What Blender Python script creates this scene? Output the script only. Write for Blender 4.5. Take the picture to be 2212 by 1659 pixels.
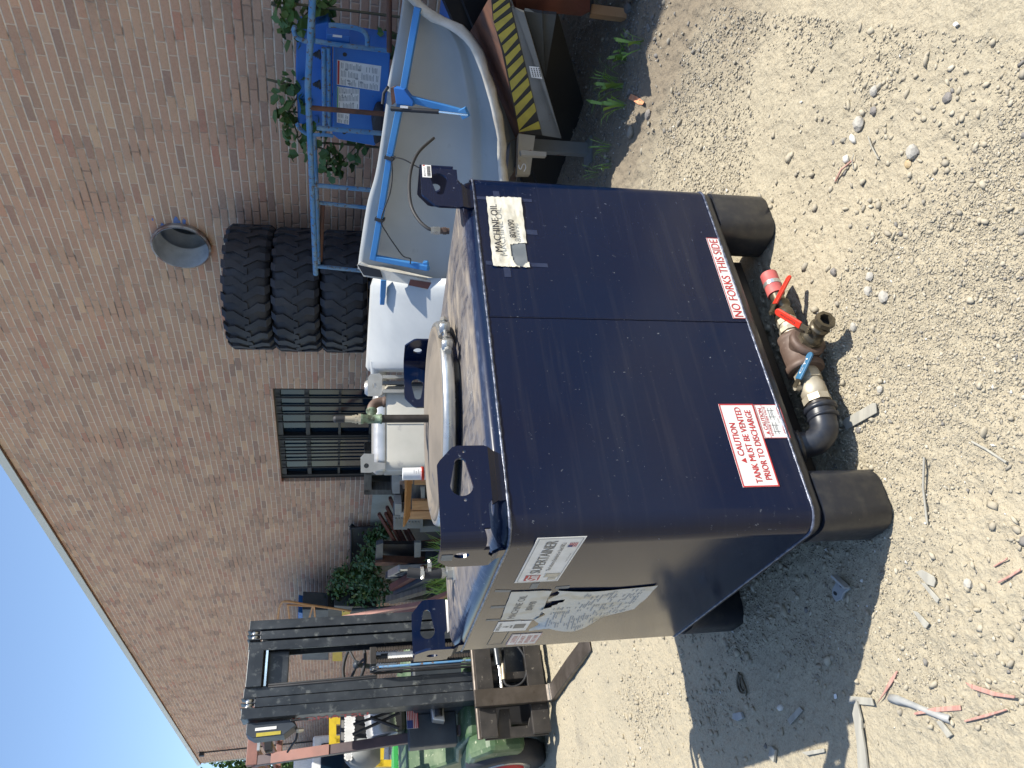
import bpy, bmesh, math, random
import numpy as np
from mathutils import Matrix, Vector
random.seed(7); RNG = np.random.default_rng(7)
for o in list(bpy.data.objects): bpy.data.objects.remove(o)
SC = bpy.context.scene
COL = SC.collection
V = Vector

# ---------------- camera (portrait view held on its side: world up points to picture left) -------------
H = 1.353
PIT = math.atan(321/1593.); ROLL = math.radians(.19)
FW = V((0, math.cos(PIT), -math.sin(PIT)))
u0 = V((0, math.sin(PIT), math.cos(PIT))); r0 = V((1, 0, 0))
RT = r0*math.cos(ROLL) + u0*math.sin(ROLL)
UP = u0*math.cos(ROLL) - r0*math.sin(ROLL)
O = V((0, 0, H))
cd = bpy.data.cameras.new("camera"); cam = bpy.data.objects.new("camera", cd); COL.objects.link(cam)
cd.sensor_width = 36; cd.lens = 1593/2212*36; cd.clip_end = 3000; cd.clip_start = .05
X = -UP; Y = RT; Z = -FW
cam.matrix_world = Matrix(((X.x, Y.x, Z.x, 0), (X.y, Y.y, Z.y, 0), (X.z, Y.z, Z.z, H), (0, 0, 0, 1)))
SC.camera = cam
# ---------------- sky, sun, exposure ----------------
SUN = V((.622, -.19, 1.0)).normalized()
w = bpy.data.worlds.new("World"); SC.world = w; w.use_nodes = True
nt = w.node_tree; nt.nodes.clear()
sky = nt.nodes.new('ShaderNodeTexSky'); sky.sky_type = 'NISHITA'; sky.sun_disc = False
sky.sun_elevation = math.asin(SUN.z); sky.sun_rotation = math.atan2(SUN.x, SUN.y)
sky.air_density = 1.0; sky.dust_density = .6; sky.ozone_density = 3.0
bg = nt.nodes.new('ShaderNodeBackground'); bg.inputs[1].default_value = .13
wo = nt.nodes.new('ShaderNodeOutputWorld')
nt.links.new(sky.outputs[0], bg.inputs[0]); nt.links.new(bg.outputs[0], wo.inputs[0])
sd = bpy.data.lights.new("sun", 'SUN'); sd.energy = 4.2; sd.angle = math.radians(.5); sd.color = (1, .945, .84)
so = bpy.data.objects.new("sun", sd); COL.objects.link(so); so.rotation_euler = SUN.to_track_quat('Z', 'Y').to_euler()
SC.view_settings.view_transform = 'Standard'; SC.view_settings.look = 'None'
SC.view_settings.exposure = 0.85; SC.view_settings.gamma = 1
SC.render.engine = 'CYCLES'

# ---------------- geometry helpers ----------------
def ray(x, y): return (1659-y-829.5)/1593*RT - (x-1106)/1593*UP + FW
def hit(p, P, n):
    d = ray(*p); return O + d*((V(P)-O).dot(n)/d.dot(n))
def gp(p, z=0.0):
    d = ray(*p); return O + d*((z-H)/d.z)
def atY(p, Yd):
    d = ray(*p); return O + d*(Yd/d.y)
def crop(ox, oy, s): return lambda a, b: ((ox+a/s)/1.823, (oy+b/s)/1.823)
cT = crop(800, 2300, 1.4747); cQ = crop(1650, 2450, 2.891); cJ = crop(1000, 1900, 2.0733); cM = crop(1000, 2550, 3.5)
cK = crop(1300, 1400, 2.765); c5 = crop(1000, 0, 2.0733); c6 = crop(1600, 0, 2.0733); c7 = crop(800, 800, 2.0109)
cN = crop(400, 700, 1.8433); cD = crop(2700, 2200, 1.6607); cG = crop(2000, 0, 2.0733); cW = crop(800, 1400, 2.765)
cA = crop(1500, 500, 2.0733); cE = crop(1900, 2000, 2.765); cV = crop(2900, 1000, 2.0733); cS = crop(1500, 1900, 2.0733)
cI = crop(400, 2300, 2.2914); cC = crop(2500, 1400, 2.0109); cB = crop(2500, 600, 2.0733); cR = crop(3032, 0, 2.0733)
# frames: columns x, y, z
def frame(o, x, y, z): return Matrix(((x[0], y[0], z[0], o[0]), (x[1], y[1], z[1], o[1]), (x[2], y[2], z[2], o[2]), (0, 0, 0, 1)))
aL = math.radians(-33.2)
L = V((math.sin(aL), math.cos(aL), 0)); R = V((math.cos(aL), -math.sin(aL), 0)); G0 = V((-.353, 1.656, 0)); ZZ = V((0, 0, 1))
TANK = frame(G0, R, L, ZZ)
wes = V((-.62143, .78281, .03217)).normalized(); wet = V((.00512, -.037, .9993)); wet = (wet-wes*wet.dot(wes)).normalized()
wen = wes.cross(wet)
WALL = frame(V((-.004, 8.844, -.033)), -wes, wen, wet)
WS = V((.784, .621, 0)).normalized(); WF = V((WS.y, -WS.x, 0)); OF = V((-2.24, 5.1, 0))
FORK = frame(OF, WS, WF, ZZ)      # x to the wall, y forward (towards camera right), z up
def wp(p, off=0.0): return hit(p, WALL.translation-wen*off, wen)       # off metres in front of the wall
def fp(p, b=0.0): return hit(p, OF+WF*b, WF)
def tf(p, v=0.0): q = TANK.inverted() @ hit(p, G0+L*v, L); return q     # tank local on front plane
def ts(p, u=0.0): q = TANK.inverted() @ hit(p, G0+R*u, R); return q
MW = {}
def thing(name, label, cat, M=None, loc=None, group=None):
    o = bpy.data.objects.new(name, None); COL.objects.link(o); o.empty_display_size = .1
    m = M.copy() if M is not None else Matrix.Translation(V(loc) if loc is not None else V((0, 0, 0)))
    o.matrix_world = m; MW[o.name] = m
    o['label'] = label; o['category'] = cat
    if group: o['group'] = group
    return o
def tag(o, label=None, cat=None, group=None, kind=None):
    if label: o['label'] = label
    if cat: o['category'] = cat
    if group: o['group'] = group
    if kind: o['kind'] = kind
    return o
def basis(d, up=ZZ):
    d = V(d).normalized(); up = V(up)
    if abs(d.dot(up)) > .98: up = V((1, 0, 0)) if abs(d.x) < .9 else V((0, 1, 0))
    s = d.cross(up).normalized(); t = s.cross(d).normalized(); return s, t
class MB:
    def __init__(s): s.v = []; s.f = []; s.sm = []; s.mi = []
    def add(s, vs, fs, smooth=False, mi=0):
        n = len(s.v); s.v += [tuple(q) for q in vs]
        for f in fs: s.f.append(tuple(i+n for i in f)); s.sm.append(smooth); s.mi.append(mi)
        return s
    def box(s, c, size, ax=None, mi=0):
        c = V(c); a, b, d = [V(q) for q in (ax or ((1, 0, 0), (0, 1, 0), (0, 0, 1)))]
        h = [q/2 for q in size]
        vs = [c+a*(i*h[0])+b*(j*h[1])+d*(k*h[2]) for i in (-1, 1) for j in (-1, 1) for k in (-1, 1)]
        return s.add(vs, [(0, 1, 3, 2), (4, 6, 7, 5), (0, 4, 5, 1), (2, 3, 7, 6), (0, 2, 6, 4), (1, 5, 7, 3)], mi=mi)
    def bar(s, p, q, wd, ht, up=ZZ):
        p = V(p); q = V(q); d = (q-p); a, b = basis(d, up)
        return s.box((p+q)/2, (wd, ht, d.length), (a, b, d.normalized()))
    def prism(s, pts, th):
        pts = [V(q) for q in pts]; th = V(th); n = len(pts)
        vs = pts+[q+th for q in pts]
        fs = [tuple(range(n)), tuple(range(2*n-1, n-1, -1))]+[(i, i+n, (i+1) % n+n, (i+1) % n) for i in range(n)]
        return s.add(vs, fs)
    def loft(s, rings, cap=True, smooth=True, closed=True):
        n = len(rings[0]); vs = [q for r in rings for q in r]; fs = []
        for k in range(len(rings)-1):
            for i in range(n if closed else n-1):
                j = (i+1) % n; fs.append((k*n+i, k*n+j, (k+1)*n+j, (k+1)*n+i))
        s.add(vs, fs, smooth)
        if cap and closed:
            s.add(rings[0], [tuple(range(n-1, -1, -1))]); s.add(rings[-1], [tuple(range(n))])
        return s
    def tube(s, pts, r, seg=10, cap=True):
        pts = [V(p) for p in pts]; rs = r if isinstance(r, (list, tuple)) else [r]*len(pts); rings = []
        t0 = (pts[1]-pts[0]).normalized(); a, b = basis(t0)
        for i, p in enumerate(pts):
            t = (pts[min(i+1, len(pts)-1)]-pts[max(i-1, 0)]).normalized()
            a = (a-t*a.dot(t)).normalized(); b = t.cross(a)
            rings.append([p+(a*math.cos(k*2*math.pi/seg)+b*math.sin(k*2*math.pi/seg))*rs[i] for k in range(seg)])
        return s.loft(rings, cap)
    def lathe(s, c, ax, prof, seg=32, smooth=True, cap=True, ph=0):
        c = V(c); ax = V(ax).normalized(); a, b = basis(ax)
        rings = [[c+ax*h+(a*math.cos(ph+k*2*math.pi/seg)+b*math.sin(ph+k*2*math.pi/seg))*r for k in range(seg)] for r, h in prof]
        return s.loft(rings, cap, smooth)
    def cyl(s, p, q, r, seg=16, smooth=True, ph=0):
        p = V(p); q = V(q); return s.lathe(p, q-p, [(r, 0), (r, (q-p).length)], seg, smooth, True, ph)
    def hexn(s, p, q, r): return s.cyl(p, q, r, 6, False)
    def build(s, name, mat, parent=None, local=False, bevel=0, solid=0):
        me = bpy.data.meshes.new(name); vs = s.v
        if parent is not None and not local:
            mi = rootM(parent).inverted(); vs = [tuple(mi @ V(q)) for q in vs]
        elif parent is None:
            c = V((sum(q[0] for q in vs)/len(vs), sum(q[1] for q in vs)/len(vs), min(q[2] for q in vs)))
            vs = [tuple(V(q)-c) for q in vs]
        me.from_pydata(vs, [], s.f); me.polygons.foreach_set('use_smooth', s.sm); me.polygons.foreach_set('material_index', s.mi)
        for m in (mat if isinstance(mat, (list, tuple)) else [mat]): me.materials.append(m)
        bm = bmesh.new(); bm.from_mesh(me); bmesh.ops.recalc_face_normals(bm, faces=bm.faces); bm.to_mesh(me); bm.free()
        me.update()
        o = bpy.data.objects.new(name, me); COL.objects.link(o)
        if parent is not None: o.parent = parent
        else: o.location = c; MW[o.name] = Matrix.Translation(c)
        if bevel:
            b = o.modifiers.new('b', 'BEVEL'); b.width = bevel; b.segments = 2; b.limit_method = 'ANGLE'; b.angle_limit = .6
        if solid:
            b = o.modifiers.new('s', 'SOLIDIFY'); b.thickness = solid; b.offset = 0
        return o
def rootM(o):
    while o.parent: o = o.parent
    return MW[o.name]
def dup(o, parent=None):
    c = o.copy(); COL.objects.link(c); c.parent = parent
    for ch in [q for q in COL.objects if q.parent == o]: dup(ch, c)
    return c
def arc(c, a, b, r, t0, t1, n):
    return [V(c)+V(a)*(r*math.cos(t0+(t1-t0)*i/n))+V(b)*(r*math.sin(t0+(t1-t0)*i/n)) for i in range(n+1)]
def spline(pts, n=8):
    pts = [V(p) for p in pts]; P = [pts[0]*2-pts[1]]+pts+[pts[-1]*2-pts[-2]]; out = []
    for i in range(1, len(P)-2):
        for k in range(n):
            t = k/n; a, b, c, d = P[i-1:i+3]
            out.append(.5*((2*b)+(c-a)*t+(2*a-5*b+4*c-d)*t*t+(3*b-a-3*c+d)*t**3))
    return out+[pts[-1]]

# ---------------- materials ----------------
def srgb(r, g, b): return tuple(((c/255+.055)/1.055)**2.4 if c > 10 else c/255/12.92 for c in (r, g, b))
class NT:
    def __init__(s, name):
        s.m = bpy.data.materials.new(name); s.m.use_nodes = True; s.t = s.m.node_tree; s.N = s.t.nodes; s.b = s.N['Principled BSDF']
        s.co = s.N.new('ShaderNodeTexCoord')
    def link(s, a, b): s.t.links.new(a, b)
    def noise(s, scale, detail=4, rough=.55, vec=None, stretch=None):
        n = s.N.new('ShaderNodeTexNoise'); n.inputs['Scale'].default_value = scale; n.inputs['Detail'].default_value = detail
        n.inputs['Roughness'].default_value = rough; v = vec or s.co.outputs['Object']
        if stretch:
            mp = s.N.new('ShaderNodeMapping'); mp.inputs['Scale'].default_value = stretch; s.link(v, mp.inputs[0]); v = mp.outputs[0]
        s.link(v, n.inputs['Vector']); return n.outputs['Fac']
    def ramp(s, fac, a, b, c0=(0, 0, 0), c1=(1, 1, 1), interp='LINEAR'):
        r = s.N.new('ShaderNodeValToRGB'); e = r.color_ramp.elements; r.color_ramp.interpolation = interp
        e[0].position = a; e[1].position = b; e[0].color = (*c0, 1); e[1].color = (*c1, 1); s.link(fac, r.inputs[0]); return r.outputs[0]
    def mix(s, f, a, b, bt='MIX'):
        m = s.N.new('ShaderNodeMix'); m.data_type = 'RGBA'; m.blend_type = bt
        for i, q in ((0, f), (6, a), (7, b)):
            if isinstance(q, (int, float)): m.inputs[i].default_value = q
            elif isinstance(q, tuple): m.inputs[i].default_value = (*q, 1)
            else: s.link(q, m.inputs[i])
        return m.outputs[2]
    def math(s, op, a, b=0.0):
        m = s.N.new('ShaderNodeMath'); m.operation = op
        for i, q in ((0, a), (1, b)):
            if isinstance(q, (int, float)): m.inputs[i].default_value = q
            else: s.link(q, m.inputs[i])
        return m.outputs[0]
    def bump(s, h, strength=.3, dist=.01):
        b = s.N.new('ShaderNodeBump'); b.inputs['Strength'].default_value = strength; b.inputs['Distance'].default_value = dist
        s.link(h, b.inputs['Height']); s.link(b.outputs[0], s.b.inputs['Normal']); return b
    def col(s, c):
        if isinstance(c, tuple): s.b.inputs['Base Color'].default_value = (*c, 1)
        else: s.link(c, s.b.inputs['Base Color'])
    def fin(s, rough=.5, metal=0, coat=0, rsock=None):
        if rsock is not None: s.link(rsock, s.b.inputs['Roughness'])
        else: s.b.inputs['Roughness'].default_value = rough
        s.b.inputs['Metallic'].default_value = metal; s.b.inputs['Coat Weight'].default_value = coat; s.b.inputs['Coat Roughness'].default_value = .08
        return s.m
def PM(name, c1, c2=None, scale=6, lo=.4, hi=.62, rough=.5, metal=0, bump=.15, bs=60, bd=.002, coat=0, c3=None, s3=25, lo3=.6, hi3=.68, stretch=None):
    """two-tone worn material with optional spots c3 and fine bump"""
    n = NT(name); c = c1
    if c2: c = n.mix(n.ramp(n.noise(scale, 5, stretch=stretch), lo, hi), c1, c2)
    if c3: c = n.mix(n.ramp(n.noise(s3, 6, .65), lo3, hi3), c, c3)
    n.col(c)
    if bump: n.bump(n.noise(bs, 3), bump, bd)
    rs = n.math('ADD', n.math('MULTIPLY', n.noise(scale*2.3, 3), .25), rough-.12)
    return n.fin(rough, metal, coat, rs)
NAVY = (.0008, .008, .034)
def navy_mat(name, dusty):
    n = NT(name)
    base = n.mix(n.ramp(n.noise(2.2, 4), .35, .7), NAVY, (.003, .007, .028))
    sp = n.ramp(n.noise(75, 3, .7), .655, .70)                       # white paint chips and scuffs
    msk = n.ramp(n.noise(9, 3), .45, .62)
    base = n.mix(n.math('MULTIPLY', n.math('MULTIPLY', sp, msk), .55), base, (.25, .28, .33))
    streak = n.ramp(n.noise(5, 4, .6, stretch=(.35, .35, 7)), .52, .75)
    base = n.mix(n.math('MULTIPLY', streak, .04), base, (.22, .21, .18))
    rs = n.math('ADD', n.math('MULTIPLY', n.noise(7, 4), .12), .10)
    if dusty:
        g = n.N.new('ShaderNodeNewGeometry'); sx = n.N.new('ShaderNodeSeparateXYZ'); n.link(g.outputs['Normal'], sx.inputs[0])
        up = n.ramp(sx.outputs[2], .90, .985)
        dn = n.ramp(n.noise(5, 6, .62, stretch=(1, 2.6, 1)), .44, .62)
        dn2 = n.ramp(n.noise(26, 5, .7, stretch=(1, .3, 1)), .3, .55)
        d = n.math('MULTIPLY', up, n.math('MAXIMUM', dn, n.math('MULTIPLY', dn2, .6)))
        sw = n.ramp(n.noise(42, 4, .6, stretch=(.35, 1.4, 1)), .5, .7)
        film = n.math('MULTIPLY', n.math('ADD', n.math('MULTIPLY', sw, .30), .10), n.ramp(sx.outputs[2], .45, .95))
        base = n.mix(film, base, (.20, .24, .32)); base = n.mix(n.math('MULTIPLY', d, .88), base, (.27, .23, .18))
        rs = n.math('ADD', rs, n.math('MULTIPLY', d, .55))
    n.col(base); n.bump(n.noise(1.6, 2), .10, .02)
    n.b.inputs['Specular IOR Level'].default_value = .34; return n.fin(.25, 0, .0, rs)
M = {}
M['navy'] = navy_mat('navy_gloss_paint', False); M['navytop'] = navy_mat('dusty_navy_paint', True)
M['navyleg'] = PM('scuffed_black_navy_paint', (.016, .019, .028), (.045, .045, .045), 30, .45, .8, .38, 0, .1, 90, .001, 0, (.16, .15, .13), 70, .68, .8)
M['weld'] = PM('weld_bead', (.03, .04, .07), (.16, .18, .24), 60, .4, .7, .3, .2, .5, 160, .002)
M['zinc'] = PM('zinc_plated_steel', (.42, .43, .42), (.58, .58, .55), 14, .35, .7, .3, .75, .1, 80, .001, 0, (.16, .14, .11), 40, .68, .75)
M['lid'] = PM('dusty_lid_paint', (.125, .107, .086), (.185, .157, .125), 5, .3, .6, .8, 0, .25, 40, .002, 0, (.05, .055, .07), 6, .60, .66)
M['blackpipe'] = PM('black_iron', (.03, .025, .022), (.06, .05, .045), 30, .4, .7, .45, .2, .25, 120, .001)
M['rustpipe'] = PM('brown_iron', (.10, .065, .05), (.16, .11, .085), 18, .4, .7, .6, .1, .3, 90, .001, 0, (.2, .16, .13), 30, .64, .72)
M['brasstee'] = PM('green_corroded_brass', (.20, .27, .18), (.07, .08, .05), 40, .42, .58, .55, .3, .3, 90, .001, 0, (.4, .42, .33), 60, .62, .7)
M['nickel'] = PM('dusty_nickel_brass', (.42, .37, .28), (.52, .47, .37), 20, .4, .7, .5, .45, .15, 90, .001)
M['darkbrass'] = PM('oiled_dark_brass', (.10, .085, .06), (.19, .16, .11), 24, .4, .7, .32, .6, .2, 90, .001)
M['rubber'] = PM('black_rubber', (.018, .019, .022), (.035, .036, .04), 8, .4, .7, .65, 0, .2, 60, .002)
M['tyre'] = PM('tyre_rubber', (.02, .022, .028), (.036, .037, .042), 5, .4, .7, .6, 0, .25, 50, .003, 0, (.06, .055, .05), 14, .66, .74)
M['redhandle'] = PM('red_vinyl', (.62, .035, .015), (.5, .03, .015), 20, rough=.4, bump=0)
M['redhose'] = PM('red_rubber_hose', (.48, .11, .10), (.38, .08, .08), 20, rough=.6, bump=.1)
M['bluehandle'] = PM('blue_vinyl', (.03, .11, .2), (.04, .16, .3), 20, rough=.4, bump=0)
M['white'] = PM('white_sticker', (.78, .78, .77), (.70, .70, .68), 18, rough=.5, bump=0, c3=(.5, .5, .48), s3=50, lo3=.66, hi3=.72)
M['red'] = PM('red_print', (.50, .03, .035), (.42, .04, .04), 30, rough=.5, bump=0)
M['palered'] = PM('faded_red_print', (.55, .22, .22), (.6, .32, .3), 40, rough=.5, bump=0)
M['ink'] = PM('black_print', (.025, .025, .03), rough=.5, bump=0)
M['greyink'] = PM('grey_print', (.16, .16, .16), rough=.5, bump=0)
M['blueprint'] = PM('blue_print', (.03, .05, .18), rough=.5, bump=0)
M['paper'] = PM('weathered_paper_label', (.66, .64, .56), (.50, .46, .34), 14, .5, .75, .5, 0, .5, 40, .004)
M['sidepaper'] = PM('weathered_paper_shade', (.60, .60, .56), (.50, .45, .34), 12, .5, .72, .6, 0, .4, 50, .003)  # copy of the label paper with the side's shade put into its colour
M['tapegrey'] = PM('grey_tape_residue', (.13, .15, .17), (.2, .22, .24), 16, .4, .7, .5, 0, .1, 60, .001)
M['clear'] = PM('clear_tape', (.012, .022, .06), (.022, .035, .08), 20, rough=.2, bump=.1)
M['yellow'] = PM('yellow_paint', (.62, .44, .02), (.5, .34, .02), 7, .4, .7, .5, 0, .1, 50, .001, 0, (.2, .15, .05), 20, .66, .72)
M['hazyel'] = PM('hazard_yellow', (.46, .38, .05), (.36, .3, .05), 10, rough=.5, bump=0)
M['black'] = PM('black_paint', (.015, .015, .017), rough=.5, bump=.05)
M['blue'] = PM('blue_machine_paint', (.022, .135, .46), (.03, .18, .52), 3, .4, .7, .45, 0, .08, 40, .001, 0, (.06, .05, .045), 16, .68, .73)
M['bluerail'] = PM('rusting_blue_rail', (.06, .21, .42), (.19, .29, .36), 9, .4, .7, .5, 0, .15, 60, .001, 0, (.13, .09, .06), 40, .55, .62)
M['bluetube'] = PM('blue_square_tube', (.04, .19, .50), (.06, .23, .5), 4, rough=.45, bump=.05)
M['rust'] = PM('rusty_steel', (.16, .07, .04), (.08, .045, .035), 9, .4, .65, .75, .1, .4, 60, .002)
M['fibre'] = PM('grey_fibreglass', (.33, .35, .355), (.40, .42, .42), 2.5, .35, .7, .5, 0, .1, 30, .002, 0, (.26, .27, .27), 5, .64, .78)
M['fibrelip'] = PM('worn_fibreglass_edge', (.58, .57, .52), (.42, .39, .33), 8, .45, .65, .6, 0, .3, 50, .003)
M['fibrewhite'] = PM('white_fibreglass', (.41, .43, .435), (.48, .50, .50), 3, .4, .7, .45, 0, .15, 45, .003)
M['steel'] = PM('brushed_steel', (.40, .385, .33), (.50, .48, .42), 3, .35, .7, .42, .15, .05, 60, .001, 0, (.28, .27, .25), 8, .62, .72)
M['alu'] = PM('bright_aluminium', (.48, .48, .46), (.60, .59, .57), 10, .4, .7, .35, .6, .15, 60, .001, 0, (.35, .33, .3), 24, .64, .7)
M['mast'] = PM('greasy_black_mast', (.030, .036, .044), (.065, .073, .082), 5, .4, .7, .35, .35, .15, 50, .001, 0, (.17, .18, .175), 17, .56, .72)
M['mastlow'] = PM('dusty_black_steel', (.035, .032, .030), (.065, .058, .052), 7, .4, .7, .5, .35, .15, 50, .001, 0, (.2, .18, .15), 26, .63, .7)
M['forksteel'] = PM('worn_fork_steel', (.075, .062, .05), (.12, .10, .085), 9, .4, .7, .45, .5, .2, 40, .001, 0, (.06, .045, .035), 20, .6, .7)
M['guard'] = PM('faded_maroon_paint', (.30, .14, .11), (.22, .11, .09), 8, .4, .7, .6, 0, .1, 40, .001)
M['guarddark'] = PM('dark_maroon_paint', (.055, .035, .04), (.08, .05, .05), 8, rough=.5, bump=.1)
M['green'] = PM('green_paint_scratched', (.05, .10, .045), (.15, .20, .115), 5, .45, .65, .5, 0, .1, 40, .001, 0, (.35, .38, .26), 30, .62, .68, stretch=(1, 1, 1))
M['greenb'] = PM('bright_green_plastic', (.03, .30, .06), (.05, .36, .09), 5, rough=.4, bump=0)
M['chrome'] = PM('chrome_rod', (.8, .82, .85), rough=.12, metal=1, bump=0)
M['wood'] = PM('weathered_grey_wood', (.28, .27, .235), (.38, .365, .31), 3, .35, .65, .85, 0, .5, 30, .002, stretch=(1, 12, 1))
M['wooddk'] = PM('dark_weathered_wood', (.10, .088, .075), (.17, .15, .125), 4, .35, .65, .85, 0, .4, 30, .003, stretch=(1, 1, 8))
M['woodor'] = PM('orange_new_wood', (.48, .25, .11), (.58, .33, .16), 4, .4, .65, .7, 0, .3, 40, .002, stretch=(1, 6, 1))
M['woodred'] = PM('red_wood_splinter', (.40, .21, .17), (.48, .30, .24), 10, rough=.85, bump=.4, bs=40, stretch=(1, 9, 1))
M['redsteel'] = PM('red_primer_steel', (.17, .06, .045), (.11, .045, .035), 7, .4, .7, .65, 0, .2, 50, .001)
M['concrete'] = PM('pale_concrete', (.42, .41, .38), (.33, .32, .29), 6, rough=.85, bump=.3, bs=40)
M['darkmetal'] = PM('dark_grey_steel', (.035, .045, .06), (.06, .075, .09), 4, .4, .7, .5, .1, .1, 40, .001, 0, (.12, .07, .05), 12, .64, .72)
M['greysteel'] = PM('grey_painted_steel', (.17, .18, .18), (.22, .23, .23), 4, .4, .7, .6, 0, .1, 40, .001, 0, (.16, .08, .05), 9, .62, .68)
M['beige'] = PM('beige_painted_steel', (.40, .37, .31), (.32, .29, .24), 4, .4, .7, .6, 0, .1, 40, .001, 0, (.2, .09, .05), 10, .64, .7)
M['flatbar'] = PM('dull_grey_strip', (.30, .31, .31), (.40, .40, .38), 20, .4, .65, .6, .1, .2, 60, .001)
M['leaf'] = PM('green_leaves', (.04, .095, .022), (.075, .15, .035), 3, rough=.5, bump=0)
M['leafd'] = PM('dark_green_leaves', (.035, .085, .025), (.06, .13, .035), 4, rough=.5, bump=0)
M['grass'] = PM('grass_blades', (.20, .36, .06), (.30, .42, .10), 8, rough=.5, bump=0)
M['stem'] = PM('plant_stem', (.10, .09, .05), rough=.8, bump=0)
M['dryleaf'] = PM('dry_orange_leaf', (.62, .24, .12), (.7, .36, .2), 20, rough=.7, bump=.2)
M['bluemark'] = PM('blue_spray_paint', (.10, .22, .55), (.18, .22, .36), 30, rough=.6, bump=.3)
M['painted'] = PM('cream_painted_brick', (.52, .50, .40), (.44, .42, .33), 5, rough=.7, bump=.2)
for k in ('leaf', 'leafd', 'grass'):
    b = M[k].node_tree.nodes['Principled BSDF']; b.inputs['Subsurface Weight'].default_value = 0; b.inputs['Transmission Weight'].default_value = 0
def glass_mat():
    n = NT('window_glass'); n.col((.006, .018, .035)); n.b.inputs['Specular IOR Level'].default_value = .38; n.bump(n.noise(3, 2), .08, .02); return n.fin(.07, 0, 0)
M['glass'] = glass_mat()
def brick_mat():
    n = NT('weathered_brick')
    sx = n.N.new('ShaderNodeSeparateXYZ'); n.link(n.co.outputs['Object'], sx.inputs[0])
    wob = n.math('MULTIPLY', n.math('SUBTRACT', n.noise(2.2, 3), .5), .012)
    wob2 = n.math('MULTIPLY', n.math('SUBTRACT', n.noise(30, 3), .5), .005)
    z = n.math('ADD', n.math('ADD', sx.outputs[2], wob), wob2); x = n.math('ADD', sx.outputs[0], n.math('MULTIPLY', wob2, 1.5))
    rh, bw = .0677, .213
    row = n.math('FLOOR', n.math('DIVIDE', z, rh))
    wr = n.N.new('ShaderNodeTexWhiteNoise'); wr.noise_dimensions = '1D'; n.link(row, wr.inputs['W'])
    # every third row or so is offset irregularly like the wall's common bond
    shift = n.math('ADD', n.math('MULTIPLY', n.math('MODULO', row, 2), .5), n.math('MULTIPLY', wr.outputs[0], .16))
    xc = n.math('ADD', n.math('DIVIDE', x, bw), shift)
    colm = n.math('FLOOR', xc)
    fx = n.math('SUBTRACT', xc, colm); fz = n.math('SUBTRACT', n.math('DIVIDE', z, rh), row)
    cb = n.N.new('ShaderNodeCombineXYZ'); n.link(colm, cb.inputs[0]); n.link(row, cb.inputs[1])
    wn = n.N.new('ShaderNodeTexWhiteNoise'); wn.noise_dimensions = '2D'; n.link(cb.outputs[0], wn.inputs['Vector'])
    v = wn.outputs['Value']
    cr = n.N.new('ShaderNodeValToRGB'); e = cr.color_ramp.elements
    cs = [(0, (0.424, 0.242, 0.165)), (.25, (0.560, 0.315, 0.206)), (.5, (0.526, 0.303, 0.206)), (.72, (0.600, 0.360, 0.228)), (.82, (0.350, 0.209, 0.155)), (.88, (0.530, 0.228, 0.150)), (.955, (0.701, 0.445, 0.272)), (1, (0.567, 0.347, 0.233))]
    while len(e) < len(cs): e.new(.5)
    for q, (p, c) in zip(e, cs): q.position = p; q.color = (*c, 1)
    n.link(v, cr.inputs[0])
    base = n.mix(n.math('MULTIPLY', n.ramp(n.noise(38, 4, .7), .35, .7), .42), cr.outputs[0], (.54, .40, .28))
    big = n.ramp(n.noise(.8, 4, .6), .45, .7); base = n.mix(n.math('MULTIPLY', big, .30), base, (.42, .31, .22))
    # distances to the joints
    dx = n.math('MULTIPLY', n.math('SUBTRACT', .5, n.math('ABSOLUTE', n.math('SUBTRACT', fx, .5))), bw)
    dz = n.math('MULTIPLY', n.math('SUBTRACT', .5, n.math('ABSOLUTE', n.math('SUBTRACT', fz, .5))), rh)
    d = n.math('MINIMUM', dx, dz)
    bed = n.ramp(dz, .0035, .006, (1, 1, 1), (0, 0, 0)); head = n.math('MULTIPLY', n.ramp(dx, .003, .006, (1, 1, 1), (0, 0, 0)), n.ramp(wr.outputs[0], .1, .9, (.35, .35, .35), (.8, .8, .8)))
    mort = n.math('MAXIMUM', bed, head)
    mc = n.mix(n.ramp(n.noise(2.3, 5, .65), .50, .62), (.80, .66, .50), (.20, .15, .11))
    base_d = n.ramp(n.noise(60, 5, .75), .52, .68); c0_ = None
    stain = n.ramp(n.noise(1.1, 6, .62), .57, .72)
    stm = n.math('MULTIPLY', stain, n.ramp(n.noise(16, 4, .7), .35, .6))
    base = n.mix(n.math('MULTIPLY', base_d, .35), base, (.24, .15, .10)); c = n.mix(mort, base, mc); c = n.mix(n.math('MULTIPLY', stm, .6), c, (.12, .095, .08))
    n.col(c)
    hgt = n.ramp(d, .002, .009)
    hh = n.math('ADD', hgt, n.math('MULTIPLY', n.noise(70, 3), .35))
    hh = n.math('ADD', hh, n.math('MULTIPLY', v, .5))
    n.bump(hh, .8, .007)
    return n.fin(.85)
M['brick'] = brick_mat()
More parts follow.
